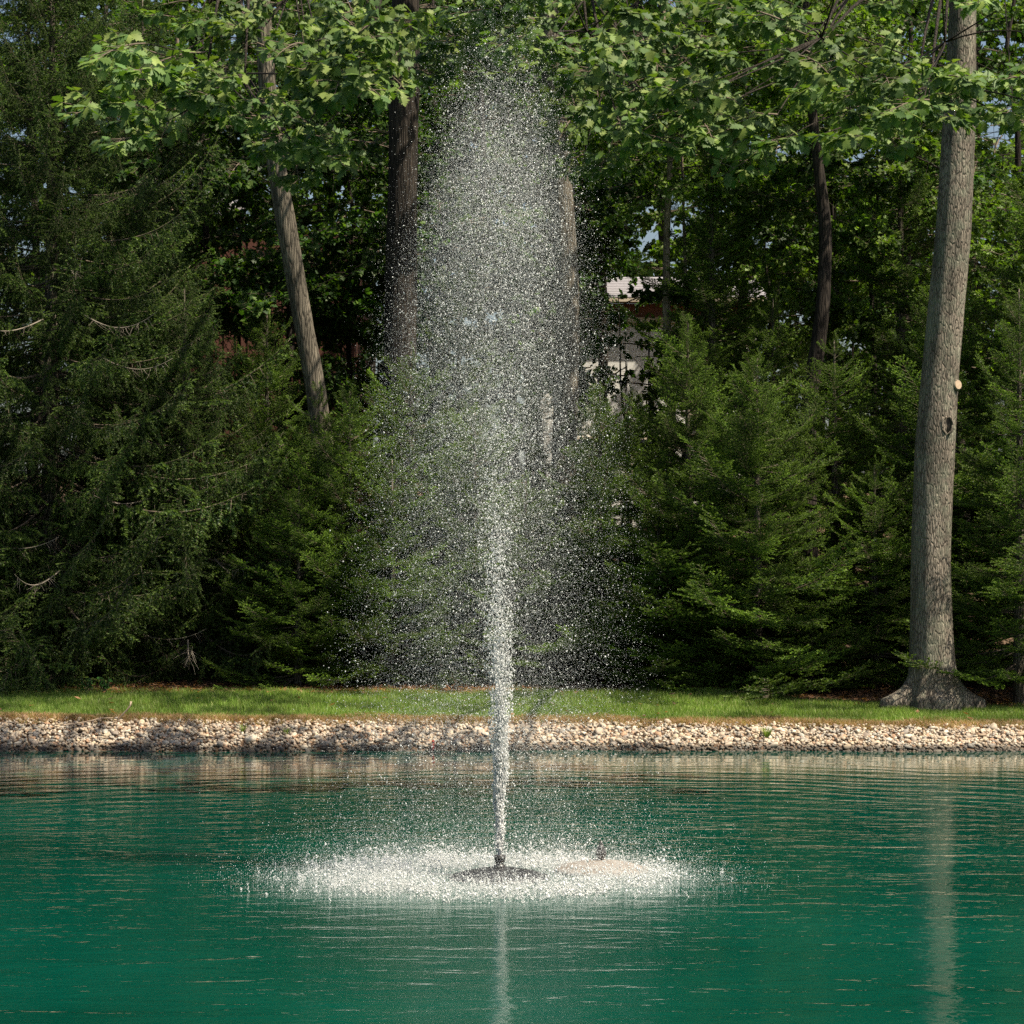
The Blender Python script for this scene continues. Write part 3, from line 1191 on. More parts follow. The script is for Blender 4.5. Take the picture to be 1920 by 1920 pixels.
def spray_matrix(p, outward, rs, sc):
    yaw = math.atan2(outward.y, outward.x) + rs.uniform(-.6, .6)
    pitch = rs.uniform(-.15, .35)
    return Matrix.Translation(p) @ Matrix.Rotation(yaw, 4, 'Z') @ Matrix.Rotation(pitch, 4, 'Y') @ Matrix.Rotation(rs.uniform(-.35, .35), 4, 'X') @ Matrix.Scale(sc, 4)


def bez(a, b, c, n=9):
    return [a * (1 - t) ** 2 + b * 2 * t * (1 - t) + c * t * t for t in np.linspace(0, 1, n)]


def limbs_to(root, base_fn, targets, rs, mat, r0, per=8, arch=.10):
    """wood from trunk to every spray: limbs that fork to the branch ends"""
    left = list(targets)
    while left:
        s0 = max(left, key=lambda p: (p - root.location).length)
        left.sort(key=lambda p: (p - s0).length)
        grp, left = left[:per], left[per:]
        cen = sum(grp, Vector()) / len(grp)
        b = base_fn(cen)
        d = cen - b
        mid = b + d * .5 + Vector((0, 0, arch * d.length))
        path = bez(b, mid, b + d * .8, 10)
        mb = MB()
        loc = root.location
        rr = r0 * min(1.0, .35 + d.length / 14)
        mb.tube([p - loc for p in path], np.linspace(rr, rr * .35, 10), 7, 0)
        for t in grp:
            s = min(path[3:], key=lambda q: (q - t).length + rs.uniform(0, .5))
            m = (s + t) * .5 + Vector((rs.uniform(-.15, .15), rs.uniform(-.15, .15), rs.uniform(-.1, .2)))
            mb.tube([p - loc for p in bez(s, m, t, 6)], np.linspace(min(.022, rr * .28), .008, 6), 5, 0, (.1, .08, .06), False)
        link("limb", mb.mesh("limb", [mat]), root)


# ------------------------------------------------------------------ oak trees
def trunk_path(pix, Y, rise=None):
    """pixel stations (px, py, width px) of a trunk at depth Y -> points, radii"""
    pts, rad = [], []
    for px, py, w in pix:
        p = at(px, py, Y)
        pts.append(p)
        rad.append(w / F * Y * .5)
    return pts, rad


def oak(label, pix, Y, mat, targets, seed, top, explode=300, group=None, flare=False, nseg=16, name="oak_tree", cat="oak"):
    rs = random.Random(seed)
    pts, rad = trunk_path(pix, Y)
    if not flare:
        b = pts[0]
        if b.z > gz(b.x, Y) + .05:
            d = (pts[0] - pts[1]).normalized()
            g = b + d * ((b.z - gz(b.x, Y)) / max(.2, -d.z))
            g.z = gz(g.x, Y) - .08
            pts.insert(0, g)
            rad.insert(0, rad[0] * 1.18)
    base = Vector((pts[0].x, Y, gz(pts[0].x, Y) - .02))
    # run the stem on up to the top of the crown
    d = (pts[-1] - pts[-2]).normalized()
    while pts[-1].z < top:
        nxt = pts[-1] + (d + Vector((0, 0, .8))).normalized() * 1.2
        pts.append(nxt)
        rad.append(max(.04, rad[-1] * .88))
    root = empty(name, base)
    tag(root, label, cat, group)
    if flare:
        me = flared_trunk([p - base for p in pts], rad, mat, seed)
    else:
        me = trunk_mesh([p - base for p in pts], rad, mat, nseg, seed, .06)
    link("trunk", me, root)
    zs = [p.z for p in pts]

    def base_fn(c):
        h = max(CAMZ + Y * .215, min(zs[-1] - .5, c.z + .5))
        return Vector((np.interp(h, zs, [p.x for p in pts]), np.interp(h, zs, [p.y for p in pts]), h))

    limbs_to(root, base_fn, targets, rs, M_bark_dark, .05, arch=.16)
    # nearest branch ends in view carry single leaves, the others joined ones
    def inview(p):
        q = (p.x / p.y * F, (p.z - CAMZ) / p.y * F)
        rr = math.hypot(q[0], q[1] - 77)
        return rr < 960 and q[1] < 1010

    order = sorted(range(len(targets)), key=lambda i: targets[i].y if inview(targets[i]) else 1e3)
    budget = explode
    for i in order:
        p = targets[i]
        out = (p - base)
        out.z = 0
        k = rs.randrange(6)
        sc = rs.uniform(.9, 1.15)
        M = Matrix.Translation(-base) @ spray_matrix(p, out, rs, sc)
        mb0, P, D, NN, S, C, K = OAK_SPRAY_DEF[k]
        if inview(p) and len(P) <= budget:
            budget -= len(P)
            link("branch", OAK_TWIG_MESH[k], root, M)
            A, _ = leaf_matrix_arrays(P, D, NN, S)
            for q in range(len(P)):
                m4 = Matrix.Identity(4)
                for r_ in range(3):
                    for c_ in range(3):
                        m4[r_][c_] = A[q][r_][c_]
                    m4[r_][3] = P[q][r_]
                link("leaf", OAK_LEAF_MESH[K[q]][rs.randrange(5)], root, M @ m4)
        else:
            o_ = link("leafy_branch", OAK_SPRAY_MESH[k], root, M)
    return root


def flared_trunk(pts, rad, mat, seed):
    n = 40
    P = np.array([p[:] for p in pts])
    cum = np.concatenate([[0], np.cumsum(np.linalg.norm(np.diff(P, axis=0), axis=1))])
    tt = np.concatenate([np.linspace(0, 1.2, 26)[:-1], np.linspace(1.2, cum[-1], int(cum[-1] / .14))])
    Q = np.stack([np.interp(tt, cum, P[:, k]) for k in range(3)], 1)
    for _ in range(6):
        Q[1:-1] = (Q[:-2] + 2 * Q[1:-1] + Q[2:]) / 4
    rr = np.interp(tt, cum, rad)
    V, T = tube_geo(Q, rr, n)
    u = np.array([1.0, 0, 0])
    roots = [(-2.9, .95), (-2.05, .45), (-1.45, .32), (-.95, .42), (-.25, .85), (.6, .5), (1.6, .6), (2.5, .6)]
    for i in range(len(Q)):
        h = max(0, Q[i][2] - Q[0][2])
        for j in range(n):
            v = V[i * n + j]
            d = v - Q[i]
            a = math.atan2(d[1], d[0])
            e = 0.0
            for ra, s in roots:
                da = (a - ra + math.pi) % (2 * math.pi) - math.pi
                e += s * math.exp(-(da / .24) ** 2)
            fl = .10 * math.exp(-h / .9) + (.14 + 2.5 * e) * math.exp(-max(0, h - .25) / .18) * .62
            rid = .035 * mnoise.noise(Vector((math.cos(a) * 3.4, math.sin(a) * 3.4, Q[i][2] * .35 + seed))) \
                + .022 * mnoise.noise(Vector((math.cos(a) * 9, math.sin(a) * 9, Q[i][2] * 1.3))) \
                + .012 * mnoise.noise(Vector((math.cos(a) * 22, math.sin(a) * 22, Q[i][2] * 4)))
            V[i * n + j] = Q[i] + d * (1 + fl + rid)
            V[i * n + j][2] = v[2] - .0
    return tri_mesh("trunk", V, T, [mat])


rt = random.Random(5)
LOW = [(-300, 230), (150, 230), (330, 265), (430, 250), (480, 250), (560, 300), (620, 205), (760, 165), (830, 140), (930, 110), (1010, 150), (1060, 280),
       (1110, 310), (1180, 245), (1290, 225), (1360, 235), (1480, 245), (1560, 265), (1640, 280), (1760, 290), (2200, 300)]


def low_edge(px):
    return np.interp(px, [a for a, b in LOW], [b for a, b in LOW])


def canopy_targets(x0, x1, n, y0, y1, spread_up, seed):
    rs = random.Random(seed)
    out = []
    for i in range(n):
        px = rs.uniform(x0, x1)
        lo = low_edge(px) - 25
        py = lo - abs(rs.gauss(0, 1)) * spread_up if rs.random() < .75 else rs.uniform(-500, lo)
        Y = rs.uniform(y0, y1) if rs.random() < .75 else rs.uniform(y1 + .5, y1 + 2.5)
        py += rs.gauss(-8, 36)
        out.append(at(px, py, Y))
    return out


# high crowns above the picture; nearer sprays are unseen additions that dapple the spruces
def high_targets(x0, x1, y0, y1, z0, z1, n, seed):
    rs = random.Random(seed)
    return [Vector((rs.uniform(x0, x1), rs.uniform(y0, y1), rs.uniform(z0, z1))) for _ in range(n)]


oakR = oak("thick grey oak with spreading roots at the lawn edge, lopped stub and knot hole",
           [(1748, 1336, 84), (1748, 1300, 82), (1747, 1200, 79), (1745, 1050, 73), (1752, 850, 75), (1762, 700, 70), (1775, 560, 68), (1788, 430, 66), (1800, 200, 60)],
           46.2, M_bark_oak,
           canopy_targets(1290, 1960, 52, 33.5, 38.5, 95, 1) + high_targets(3, 13, 46, 56, 14, 19, 30, 2) + high_targets(2, 14, 41.5, 46, 12.6, 16.5, 16, 12), 31, 17.5, flare=True)
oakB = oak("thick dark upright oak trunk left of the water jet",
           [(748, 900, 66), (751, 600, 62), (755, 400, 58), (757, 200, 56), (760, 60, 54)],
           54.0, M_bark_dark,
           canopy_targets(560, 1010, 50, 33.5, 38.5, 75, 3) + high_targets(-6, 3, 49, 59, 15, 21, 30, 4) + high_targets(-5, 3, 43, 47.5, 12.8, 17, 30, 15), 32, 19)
oakC = oak("grey-brown oak trunk standing straight behind the water jet",
           [(1047, 1150, 46), (1055, 900, 46), (1066, 620, 44), (1060, 450, 42), (1045, 250, 42), (1030, 60, 40)],
           53.0, M_bark_mid,
           canopy_targets(960, 1330, 48, 33.5, 38.5, 85, 5) + high_targets(-2, 6, 49, 58, 15, 20, 20, 6) + high_targets(-3, 6, 42, 47, 13.0, 16.5, 12, 13), 33, 18)
oakD = oak("slender leaning oak trunk with furrowed brown bark on the left",
           [(600, 790, 39), (585, 690, 38), (560, 560, 37), (540, 440, 37), (522, 330, 36), (505, 220, 34), (498, 120, 32)],
           51.5, M_bark_mid,
           canopy_targets(230, 640, 42, 33.5, 38.5, 75, 7) + high_targets(-12, -3, 48, 57, 14, 19, 28, 8) + high_targets(-8, 0, 42, 47, 13.0, 16.5, 18, 14), 34, 17)

# lopped stub and knot hole on the grey oak
def on_trunk(px, py):
    return at(px, py, 46.2 - .30)


M_cutwood = plain_mat("cut_wood", (.42, .30, .20), .8, .2, 20, (.55, .42, .30))
M_hole = plain_mat("knot_hollow", (.05, .038, .03), .95, .1, 30, (.12, .09, .07))
p = at(1793, 722, 46.02) - oakR.location
mb = MB()
dirv = Vector((.55, -.8, .05)).normalized()
a0 = p - dirv * .16
mb.tube([a0 - dirv * .06, p - dirv * .10, p - dirv * .04, p + dirv * .01, p + dirv * .03, p + dirv * .045], [.24, .165, .118, .104, .100, .088], 14, 0)
stub = link("branch_stub", mb.mesh("branch_stub", [M_bark_oak]), oakR)
mb = MB()
mb.tube([p + dirv * .035, p + dirv * .056], [.082, .075], 14, 0)
link("cut_face", mb.mesh("cut_face", [M_cutwood], False), stub)
p = at(1776, 797, 46.2 - .308) - oakR.location
mb = MB()
ring = [p + Vector((math.cos(a) * .095, -.02, math.sin(a) * .15)) for a in np.linspace(0, 2 * math.pi, 17)]
mb.tube(ring, .024, 7, 0)
knot = link("knot_rim", mb.mesh("knot_rim", [M_bark_oak]), oakR)
mb = MB()
mb.tube([p + Vector((0, .06, 0)), p + Vector((0, -.012, 0))], [.105, .09], 14, 0)
V = mb.V[0]
V[:, 2] = (V[:, 2] - p.z) * 1.4 + p.z
link("knot_hollow", mb.mesh("knot_hollow", [M_hole]), knot)

# ------------------------------------------------------------------ background broadleaf trees
def broad_tree(label, px, Y, top_z, crown_r, crown_lo, nspray, seed, width=30, lean=0.0, mat=M_bark_dark, sprays=SPR, group=None, bend=None, name="broadleaf_tree", squash=1.0, sc=1.0):
    rs = random.Random(seed)
    x0 = at(px, 1000, Y).x
    g = gz(x0, Y)
    base = Vector((x0, Y, g - .05))
    r = width / F * Y * .5
    H = top_z - g
    pts = [Vector((0, 0, 0))]
    rads = [r * 1.2]
    for k in range(1, 9):
        f = k / 8
        bx = bend[k - 1] if bend else rs.uniform(-.06, .06) * H * .2
        pts.append(Vector((lean * H * f + bx, rs.uniform(-.1, .1), H * .92 * f)))
        rads.append(r * (1 - .75 * f))
    root = empty(name, base)
    tag(root, label, "tree", group)
    link("trunk", trunk_mesh(pts, rads, mat, 10, seed, .06), root)
    tg = []
    cz = (crown_lo + top_z) / 2
    for i in range(nspray):
        while True:
            v = Vector((rs.uniform(-1, 1), rs.uniform(-1, 1), rs.uniform(-1, 1)))
            if .35 < v.length < 1:
                break
        zc = cz + v.z * (top_z - crown_lo) / 2
        tg.append(Vector((x0 + lean * (zc - g) + v.x * crown_r, Y + v.y * crown_r * squash, zc)))

    def base_fn(c):
        h = max(.4 * H, min(.9 * H, c.z - g - .35 * math.hypot(c.x - x0, c.y - Y)))
        return base + Vector((np.interp(h, [q.z for q in pts], [q.x for q in pts]), 0, h))

    limbs_to(root, base_fn, tg, rs, mat, min(.06, r * .35), 10)
    for p in tg:
        out = p - base
        out.z = 0
        M = Matrix.Translation(-base) @ spray_matrix(p - out.normalized() * .6, out, rs, sc * rs.uniform(.85, 1.2))
        link("leafy_branch", rs.choice(sprays), root, M)
    return root


G_BACK = "broadleaf trees of the wood behind the spruces"
broad_tree("dark trunk of a young maple close behind the leaning oak trunk", 545, 57.5, 15.5, 3.4, 7.0, 62, 51, 26, lean=-.02)
broad_tree("shadowy maple between the huge spruce and the leaning oak trunk", 380, 58.5, 16.0, 3.4, 7.0, 62, 52, 24)
broad_tree("maple with pale upper stem over the left-hand roof", 300, 62, 17.0, 3.6, 8.5, 50, 53, 24, lean=.02, mat=M_bark_tan)
broad_tree("leafy maple filling the gap beside the thick dark oak trunk", 655, 60.5, 15.0, 3.0, 6.0, 48, 54, 18)
broad_tree("leafy maple behind the top of the spray", 900, 64, 19.0, 3.4, 9.0, 64, 55, 22)
broad_tree("maple with a sunlit tan stem in front of the white house", 1250, 56.5, 16.5, 2.5, 10.8, 30, 56, 25, lean=.004, mat=M_bark_tan, sprays=SPR_L)
broad_tree("thin pale maple stem beside the sunlit tan stem", 1276, 57.0, 14.5, 1.7, 10.2, 14, 57, 13, lean=.0, mat=M_bark_tan, sprays=SPR_L)
broad_tree("straight dark maple stem above the slim tall spruce", 1325, 61.0, 17.5, 3.0, 9.5, 36, 58, 24)
broad_tree("crooked dark trunk rising between the spruces on the right", 1530, 53.6, 16.5, 2.8, 11.0, 34, 59, 44, bend=[-.15, -.18, -.14, .14, .22, .0, -.18, -.2], sprays=SPR_L)
broad_tree("small leafy sapling with a thin stem before the white wall of the brick house", 1168, 58.5, 9.6, 1.5, 5.6, 16, 60, 8)
broad_tree("bright-leaved young tree right of the crooked dark trunk", 1640, 57.5, 13.5, 2.6, 6.5, 40, 61, 18, sprays=SPR_L)
broad_tree("yellow-green young tree left of the crooked dark trunk", 1440, 58.5, 12.0, 2.4, 6.0, 34, 62, 16, sprays=SPR_L)
broad_tree("leafy maple low behind the spray, under the sky gap", 960, 61, 11.5, 1.7, 6.2, 26, 64, 14)
broad_tree("leafy maple between the thick dark trunk and the spray", 835, 59, 12.0, 2.2, 7.0, 24, 65, 14)
broad_tree("dense maple thicket beside the tall shadowy spruce", 1560, 60, 12.5, 3.2, 4.8, 50, 66, 18, sprays=SPR_L)
broad_tree("dark-leaved maple before the red-brown house", 455, 59, 11.5, 2.8, 4.6, 46, 67, 16)
broad_tree("leafy maple in the sky gap behind the upper spray", 955, 67, 15.5, 2.4, 8.5, 90, 69, 14)
broad_tree("maple crown spreading over the gap between the two houses", 1000, 74, 18.0, 3.0, 9.0, 90, 71, 16)
broad_tree("low leafy maple at the right end of the red-brown house", 715, 64, 11.0, 2.2, 4.2, 34, 68, 14)
broad_tree("low dense maple between the crooked dark trunk and the grey oak", 1600, 63, 9.5, 2.8, 3.4, 44, 72, 14)
broad_tree("low dense maple behind the grey oak", 1740, 62, 9.0, 2.8, 3.4, 44, 73, 14)
broad_tree("broadleaf tree beyond the grey oak", 1800, 58, 17.0, 3.4, 7.5, 50, 63, 26)
k = 70
for px, Y, tz, cr, lo, ns, where in [
        (60, 64, 18, 3.6, 7, 46, "behind the huge drooping spruce"), (190, 70, 19, 4, 8, 46, "beside the red-brown house's upper corner"),
        (450, 76, 20, 3.8, 11, 40, "over the red-brown house"), (600, 78, 22, 4, 12.5, 40, "over the right end of the red-brown house"),
        (830, 76, 24, 4, 13.5, 50, "between the two houses, left of the jet"), (1015, 72, 22, 3.6, 11.5, 52, "behind the crest of the spray"),
        (1135, 70, 20, 3.0, 12.6, 40, "close before the roof of the brick house"), (1400, 70, 21, 4, 9, 46, "before the far end of the brick house"),
        (1560, 66, 19, 3.8, 7, 50, "behind the crooked dark trunk"), (1700, 66, 19, 3.8, 6.5, 50, "behind the tall shadowy spruce"), (1900, 66, 19, 3.8, 6, 48, "behind the grey oak's outer spruces")]:
    broad_tree("tall broadleaf tree of the wood " + where, px, Y, tz, cr, lo, ns, k, 26, group=G_BACK, sprays=SPR if k % 3 else SPR_L)
    k += 1
k = 90
for px, Y, tz, cr, lo, ns in [(-60, 92, 30, 6, 5, 46), (100, 96, 29, 6, 5, 50), (250, 104, 33, 6, 6, 50), (390, 98, 30, 6, 13, 40), (540, 106, 34, 6, 16, 40), (680, 100, 31, 5, 17.5, 34), (820, 108, 34, 5.5, 19, 36), (960, 102, 33, 5, 18, 34),
                              (1100, 108, 34, 5.5, 19, 36), (1240, 100, 31, 5.5, 16, 38), (1380, 98, 30, 6, 5, 52), (1530, 92, 31, 6, 4.5, 54), (1680, 98, 30, 6, 4.5, 54), (1830, 92, 30, 6, 4.5, 54), (1980, 96, 30, 6, 5, 44)]:
    broad_tree("far broadleaf tree on the rise beyond the houses", px, Y, tz, cr, lo, ns, k, 30, group="far trees beyond the houses", sprays=SPR_L if k % 2 else SPR, sc=2.0)
    k += 1

# ------------------------------------------------------------------ houses
M_brick = plain_mat("brick_wall", (.20, .085, .06), .9, .2, 60, (.30, .15, .11), .3, (1, 1, 3))
M_white = plain_mat("white_paint", (.74, .72, .68), .6, .3, 8, (.80, .78, .74))
M_cream = plain_mat("cream_trim", (.60, .50, .38), .6, .3, 8, (.66, .56, .44))
M_shingle = plain_mat("grey_shingle", (.20, .19, .20), .9, .2, 25, (.33, .31, .33), .4)
M_redboard = plain_mat("red_brown_board", (.085, .034, .024), .85, .2, 20, (.13, .058, .042), .3, (1, 1, .2))
M_glass = plain_mat("window_glass", (.03, .035, .04), .05, .6)


def roof_rows(root, x0, x1, y0, y1, z0, z1, n, mat):
    rf = None
    dy, dz = (y1 - y0) / n, (z1 - z0) / n
    row = MB()
    row.box(x0, x1, 0, dy * 1.25, 0, .03, 0)
    V = row.V[0]
    V[:, 2] += V[:, 1] / dy * dz
    V[:, 2] += np.where(V[:, 1] < dy * .1, .02, 0)
    me = row.mesh("shingle_row", [mat], False)
    slab = MB()
    slab.add([(x0 + .05, y0 + .1, z0 - .02), (x1 - .05, y0 + .1, z0 - .02), (x1 - .05, y1, z1 - .02), (x0 + .05, y1, z1 - .02),
              (x0 + .05, y0 + .1, z0 - .14), (x1 - .05, y0 + .1, z0 - .14), (x1 - .05, y1, z1 - .14), (x0 + .05, y1, z1 - .14)],
             [(0, 1, 2), (0, 2, 3), (4, 6, 5), (4, 7, 6), (0, 4, 5), (0, 5, 1), (2, 6, 7), (2, 7, 3), (1, 5, 6), (1, 6, 2), (0, 3, 7), (0, 7, 4)], 0)
    rf = link("roof", slab.mesh("roof", [mat], False), root)
    for k in range(n):
        link("shingle_row", me, rf, Matrix.Translation((0, y0 + k * dy, z0 + k * dz)))
    return rf


def box_part(root, name, mat, *b):
    m = MB()
    m.box(*b)
    return link(name, m.mesh(name, [mat], False), root)


# white and brick house, right of the jet
HY = 76.0
hx0, hx1 = at(985, 500, HY).x, at(1420, 500, HY).x
hb = gz((hx0 + hx1) / 2, HY) - .1
h1 = empty("brick_house", ((hx0 + hx1) / 2, HY, hb))
tag(h1, "brick and white house with grey shingle roof, glimpsed behind the spruces", "house")
w = (hx1 - hx0) / 2
zz = lambda py: at(1150, py, HY).z - hb
box_part(h1, "lower_wall", M_white, -w, w, 0, 8, 0, zz(606))
box_part(h1, "trim_band", M_cream, -w - .05, w + .05, -.12, 8.02, zz(606) + .002, zz(596))
box_part(h1, "brick_wall", M_brick, -w + .03, w - .03, .03, 7.97, zz(596) + .002, zz(569))
box_part(h1, "gutter", M_cream, -w - .3, w + .3, -.48, -.34, zz(569) + .01, zz(562))
roof_rows(h1, -w - .3, w + .3, -.45, 4.2, zz(562), at(1150, 522, HY + 4.2).z - hb, 12, M_shingle)
for wx_ in (-2.4, -.3, 1.6):
    f = box_part(h1, "window", M_cream, wx_, wx_ + 1.1, -.04, .05, 1.4, 2.7)
    box_part(f, "pane", M_glass, wx_ + .08, wx_ + 1.02, -.05, -.045, 1.48, 2.62)
# red-brown house on the left
HY2 = 70.0
hx0, hx1 = at(200, 500, HY2).x, at(665, 500, HY2).x
hb2 = gz((hx0 + hx1) / 2, HY2) - .1
h2 = empty("board_house", ((hx0 + hx1) / 2, HY2, hb2))
tag(h2, "red-brown board house with grey shingle roof, glimpsed behind the leaning oak", "house")
w = (hx1 - hx0) / 2
zz2 = lambda py: at(400, py, HY2).z - hb2
box_part(h2, "wall", M_redboard, -w, w, 0, 7, 0, zz2(440))
nb = int(2 * w / .30)
bm_ = MB()
bm_.box(-.012, .012, -.03, -.002, .02, zz2(440) - .02)
bme = bm_.mesh("batten", [M_redboard], False)
for i in range(nb + 1):
    link("batten", bme, h2, Matrix.Translation((-w + 2 * w * i / nb, 0, 0)))
# gable roof sloping down to the right
rx0, rx1 = at(250, 400, HY2).x - h2.location.x, at(420, 400, HY2).x - h2.location.x
m = MB()
zt0, zt1 = zz2(335), zz2(398)
m.add([(rx0, -.4, zt0), (rx1, -.4, zt1), (rx1, 7.2, zt1 + 1.2), (rx0, 7.2, zt0 + 1.2), (rx0, -.4, zt0 - .12), (rx1, -.4, zt1 - .12), (rx1, 7.2, zt1 + 1.08), (rx0, 7.2, zt0 + 1.08)],
      [(0, 1, 2), (0, 2, 3), (4, 6, 5), (4, 7, 6), (0, 4, 5), (0, 5, 1), (1, 5, 6), (1, 6, 2), (2, 6, 7), (2, 7, 3), (3, 7, 4), (3, 4, 0)])
rf = link("roof", m.mesh("roof", [M_shingle], False), h2)
for k in range(9):
    f = k / 9
    m = MB()
    y_ = -.42 + f * 2.6
    zo = (y_ + .4) / 7.6 * 1.2 + .012
    m.add([(rx0, y_, zt0 + zo), (rx1, y_, zt1 + zo), (rx1, y_ + .3, zt1 + zo + .04), (rx0, y_ + .3, zt0 + zo + .04), (rx0, y_, zt0 + zo + .035), (rx1, y_, zt1 + zo + .035)],
          [(0, 1, 5), (0, 5, 4), (4, 5, 2), (4, 2, 3)])
    link("shingle_row", m.mesh("shingle_row", [M_shingle], False), rf)

# arched wire garden fence in front of the white wall
fence = empty("wire_fence", (at(1110, 620, 72).x, 72, gz(at(1110, 620, 72).x, 72)))
tag(fence, "dark wire garden fence with round arches in front of the white wall", "fence")
M_wire = plain_mat("black_wire", (.03, .03, .03), .5, .4, 40, (.05, .045, .04))
fz = at(1110, 628, 72).z - fence.location.z
for i in range(-3, 4):
    mb = MB()
    cx = i * .62
    mb.tube([Vector((cx - .29, 0, -.05)), Vector((cx - .29, 0, fz))] + [Vector((cx - .29 * math.cos(a), 0, fz + .36 * math.sin(a))) for a in np.linspace(.2, math.pi - .2, 9)] + [Vector((cx + .29, 0, fz)), Vector((cx + .29, 0, -.05))], .010, 6, 0)
    link("arch", mb.mesh("arch", [M_wire]), fence)
for i in range(-3, 5):
    mb = MB()
    mb.tube([Vector((i * .62 - .31, .03, -.1)), Vector((i * .62 - .31, .03, fz + .12))], .013, 6, 0)
    link("post", mb.mesh("post", [M_wire]), fence)
for zf in (.25, .9):
    mb = MB()
    mb.tube([Vector((-2.2, .015, fz * zf)), Vector((2.2, .015, fz * zf))], .012, 6, 0)
    link("rail", mb.mesh("rail", [M_wire]), fence)

# ------------------------------------------------------------------ fountain
M_float = plain_mat("black_float", (.018, .018, .02), .45, .5, 14, (.035, .035, .036), .1)
M_float2 = plain_mat("weathered_float", (.17, .14, .115), .8, .3, 9, (.30, .265, .23), .2)
M_nozzle = plain_mat("dark_metal_nozzle", (.02, .018, .016), .35, .6, 30, (.045, .04, .034))


def foam_mat():
    m, nt, out = new_mat("white_water")
    d = N(nt, "ShaderNodeBsdfDiffuse")
    d.inputs[0].default_value = (.93, .93, .91, 1)
    t = N(nt, "ShaderNodeBsdfTranslucent")
    t.inputs[0].default_value = (.93, .93, .91, 1)
    mx = N(nt, "ShaderNodeMixShader")
    mx.inputs[0].default_value = .5
    nt.links.new(d.outputs[0], mx.inputs[1])
    nt.links.new(t.outputs[0], mx.inputs[2])
    g = N(nt, "ShaderNodeBsdfGlossy")
    g.inputs["Roughness"].default_value = .25
    mx2 = N(nt, "ShaderNodeMixShader")
    mx2.inputs[0].default_value = .12
    nt.links.new(mx.outputs[0], mx2.inputs[1])
    nt.links.new(g.outputs[0], mx2.inputs[2])
    nt.links.new(mx2.outputs[0], out.inputs[0])
    return m


M_foam = foam_mat()
OCT_V = np.array([(1, 0, 0), (-1, 0, 0), (0, 1, 0), (0, -1, 0), (0, 0, 1), (0, 0, -1)], float)
OCT_T = np.array([(0, 2, 4), (2, 1, 4), (1, 3, 4), (3, 0, 4), (2, 0, 5), (1, 2, 5), (3, 1, 5), (0, 3, 5)])


def drops_mesh(name, P, rad, axis=None, stretch=None):
    n = len(P)
    rad = np.broadcast_to(rad, (n,))
    S = np.stack([rad, rad, rad], 1)
    base = OCT_V[None] * S[:, None]
    if axis is not None:
        A = unit(axis)
        u = unit(np.cross(A, R.normal(size=(n, 3))))
        w = np.cross(A, u)
        base = (OCT_V[None, :, 0:1] * u[:, None] + OCT_V[None, :, 1:2] * w[:, None] + OCT_V[None, :, 2:3] * A[:, None] * np.asarray(stretch)[:, None, None]) * rad[:, None, None]
    V = (base + np.asarray(P)[:, None]).reshape(-1, 3)
    T = (np.arange(n)[:, None, None] * 6 + OCT_T[None]).reshape(-1, 3)
    return tri_mesh(name, V, T, [M_foam])


def points_object(name, P, rad, parent):
    """fine droplets as a point cloud: vertices turned into little spheres"""
    me = bpy.data.meshes.new(name)
    me.vertices.add(len(P))
    me.vertices.foreach_set("co", np.asarray(P, np.float32).ravel())
    a = me.attributes.new("rad", 'FLOAT', 'POINT')
    a.data.foreach_set("value", np.asarray(rad, np.float32))
    me.materials.append(M_foam)
    o = link(name, me, parent)
    ng = bpy.data.node_groups.new(name + "_points", 'GeometryNodeTree')
    ng.interface.new_socket("Geometry", in_out='INPUT', socket_type='NodeSocketGeometry')
    ng.interface.new_socket("Geometry", in_out='OUTPUT', socket_type='NodeSocketGeometry')
    gi = ng.nodes.new("NodeGroupInput")
    go = ng.nodes.new("NodeGroupOutput")
    mp = ng.nodes.new("GeometryNodeMeshToPoints")
    na = ng.nodes.new("GeometryNodeInputNamedAttribute")
    na.data_type = 'FLOAT'
    na.inputs["Name"].default_value = "rad"
    sm = ng.nodes.new("GeometryNodeSetMaterial")
    sm.inputs["Material"].default_value = M_foam
    ng.links.new(gi.outputs[0], mp.inputs["Mesh"])
    ng.links.new(na.outputs[0], mp.inputs["Radius"])
    ng.links.new(mp.outputs[0], sm.inputs["Geometry"])
    ng.links.new(sm.outputs[0], go.inputs[0])
    md = o.modifiers.new("points", 'NODES')
    md.node_group = ng
    o["kind"] = "stuff"
    return o


fountain = empty("fountain", (FNX, FNY, 0))
tag(fountain, "floating fountain with a black dome float throwing a tall white jet", "fountain")
mb = MB()
mb.lathe([(0, -.10), (.46, -.10), (.50, -.02), (.50, .012), (.47, .03), (.36, .062), (.22, .088), (.10, .105), (0, .108)], 40)
link("float", mb.mesh("float", [M_float]), fountain)
mb = MB()
mb.lathe([(.0, .10), (.062, .10), (.058, .125), (.040, .135), (.040, .155), (.050, .16), (.050, .185), (.044, .19), (.0, .19)], 20)
nz_ = link("nozzle", mb.mesh("nozzle", [M_nozzle]), fountain)
mb = MB()
mb.lathe([(.030, .188), (.056, .188), (.058, .196), (.058, .222), (.052, .228), (.036, .228), (.032, .215)], 20)
link("nozzle_cap", mb.mesh("nozzle_cap", [M_nozzle]), nz_)

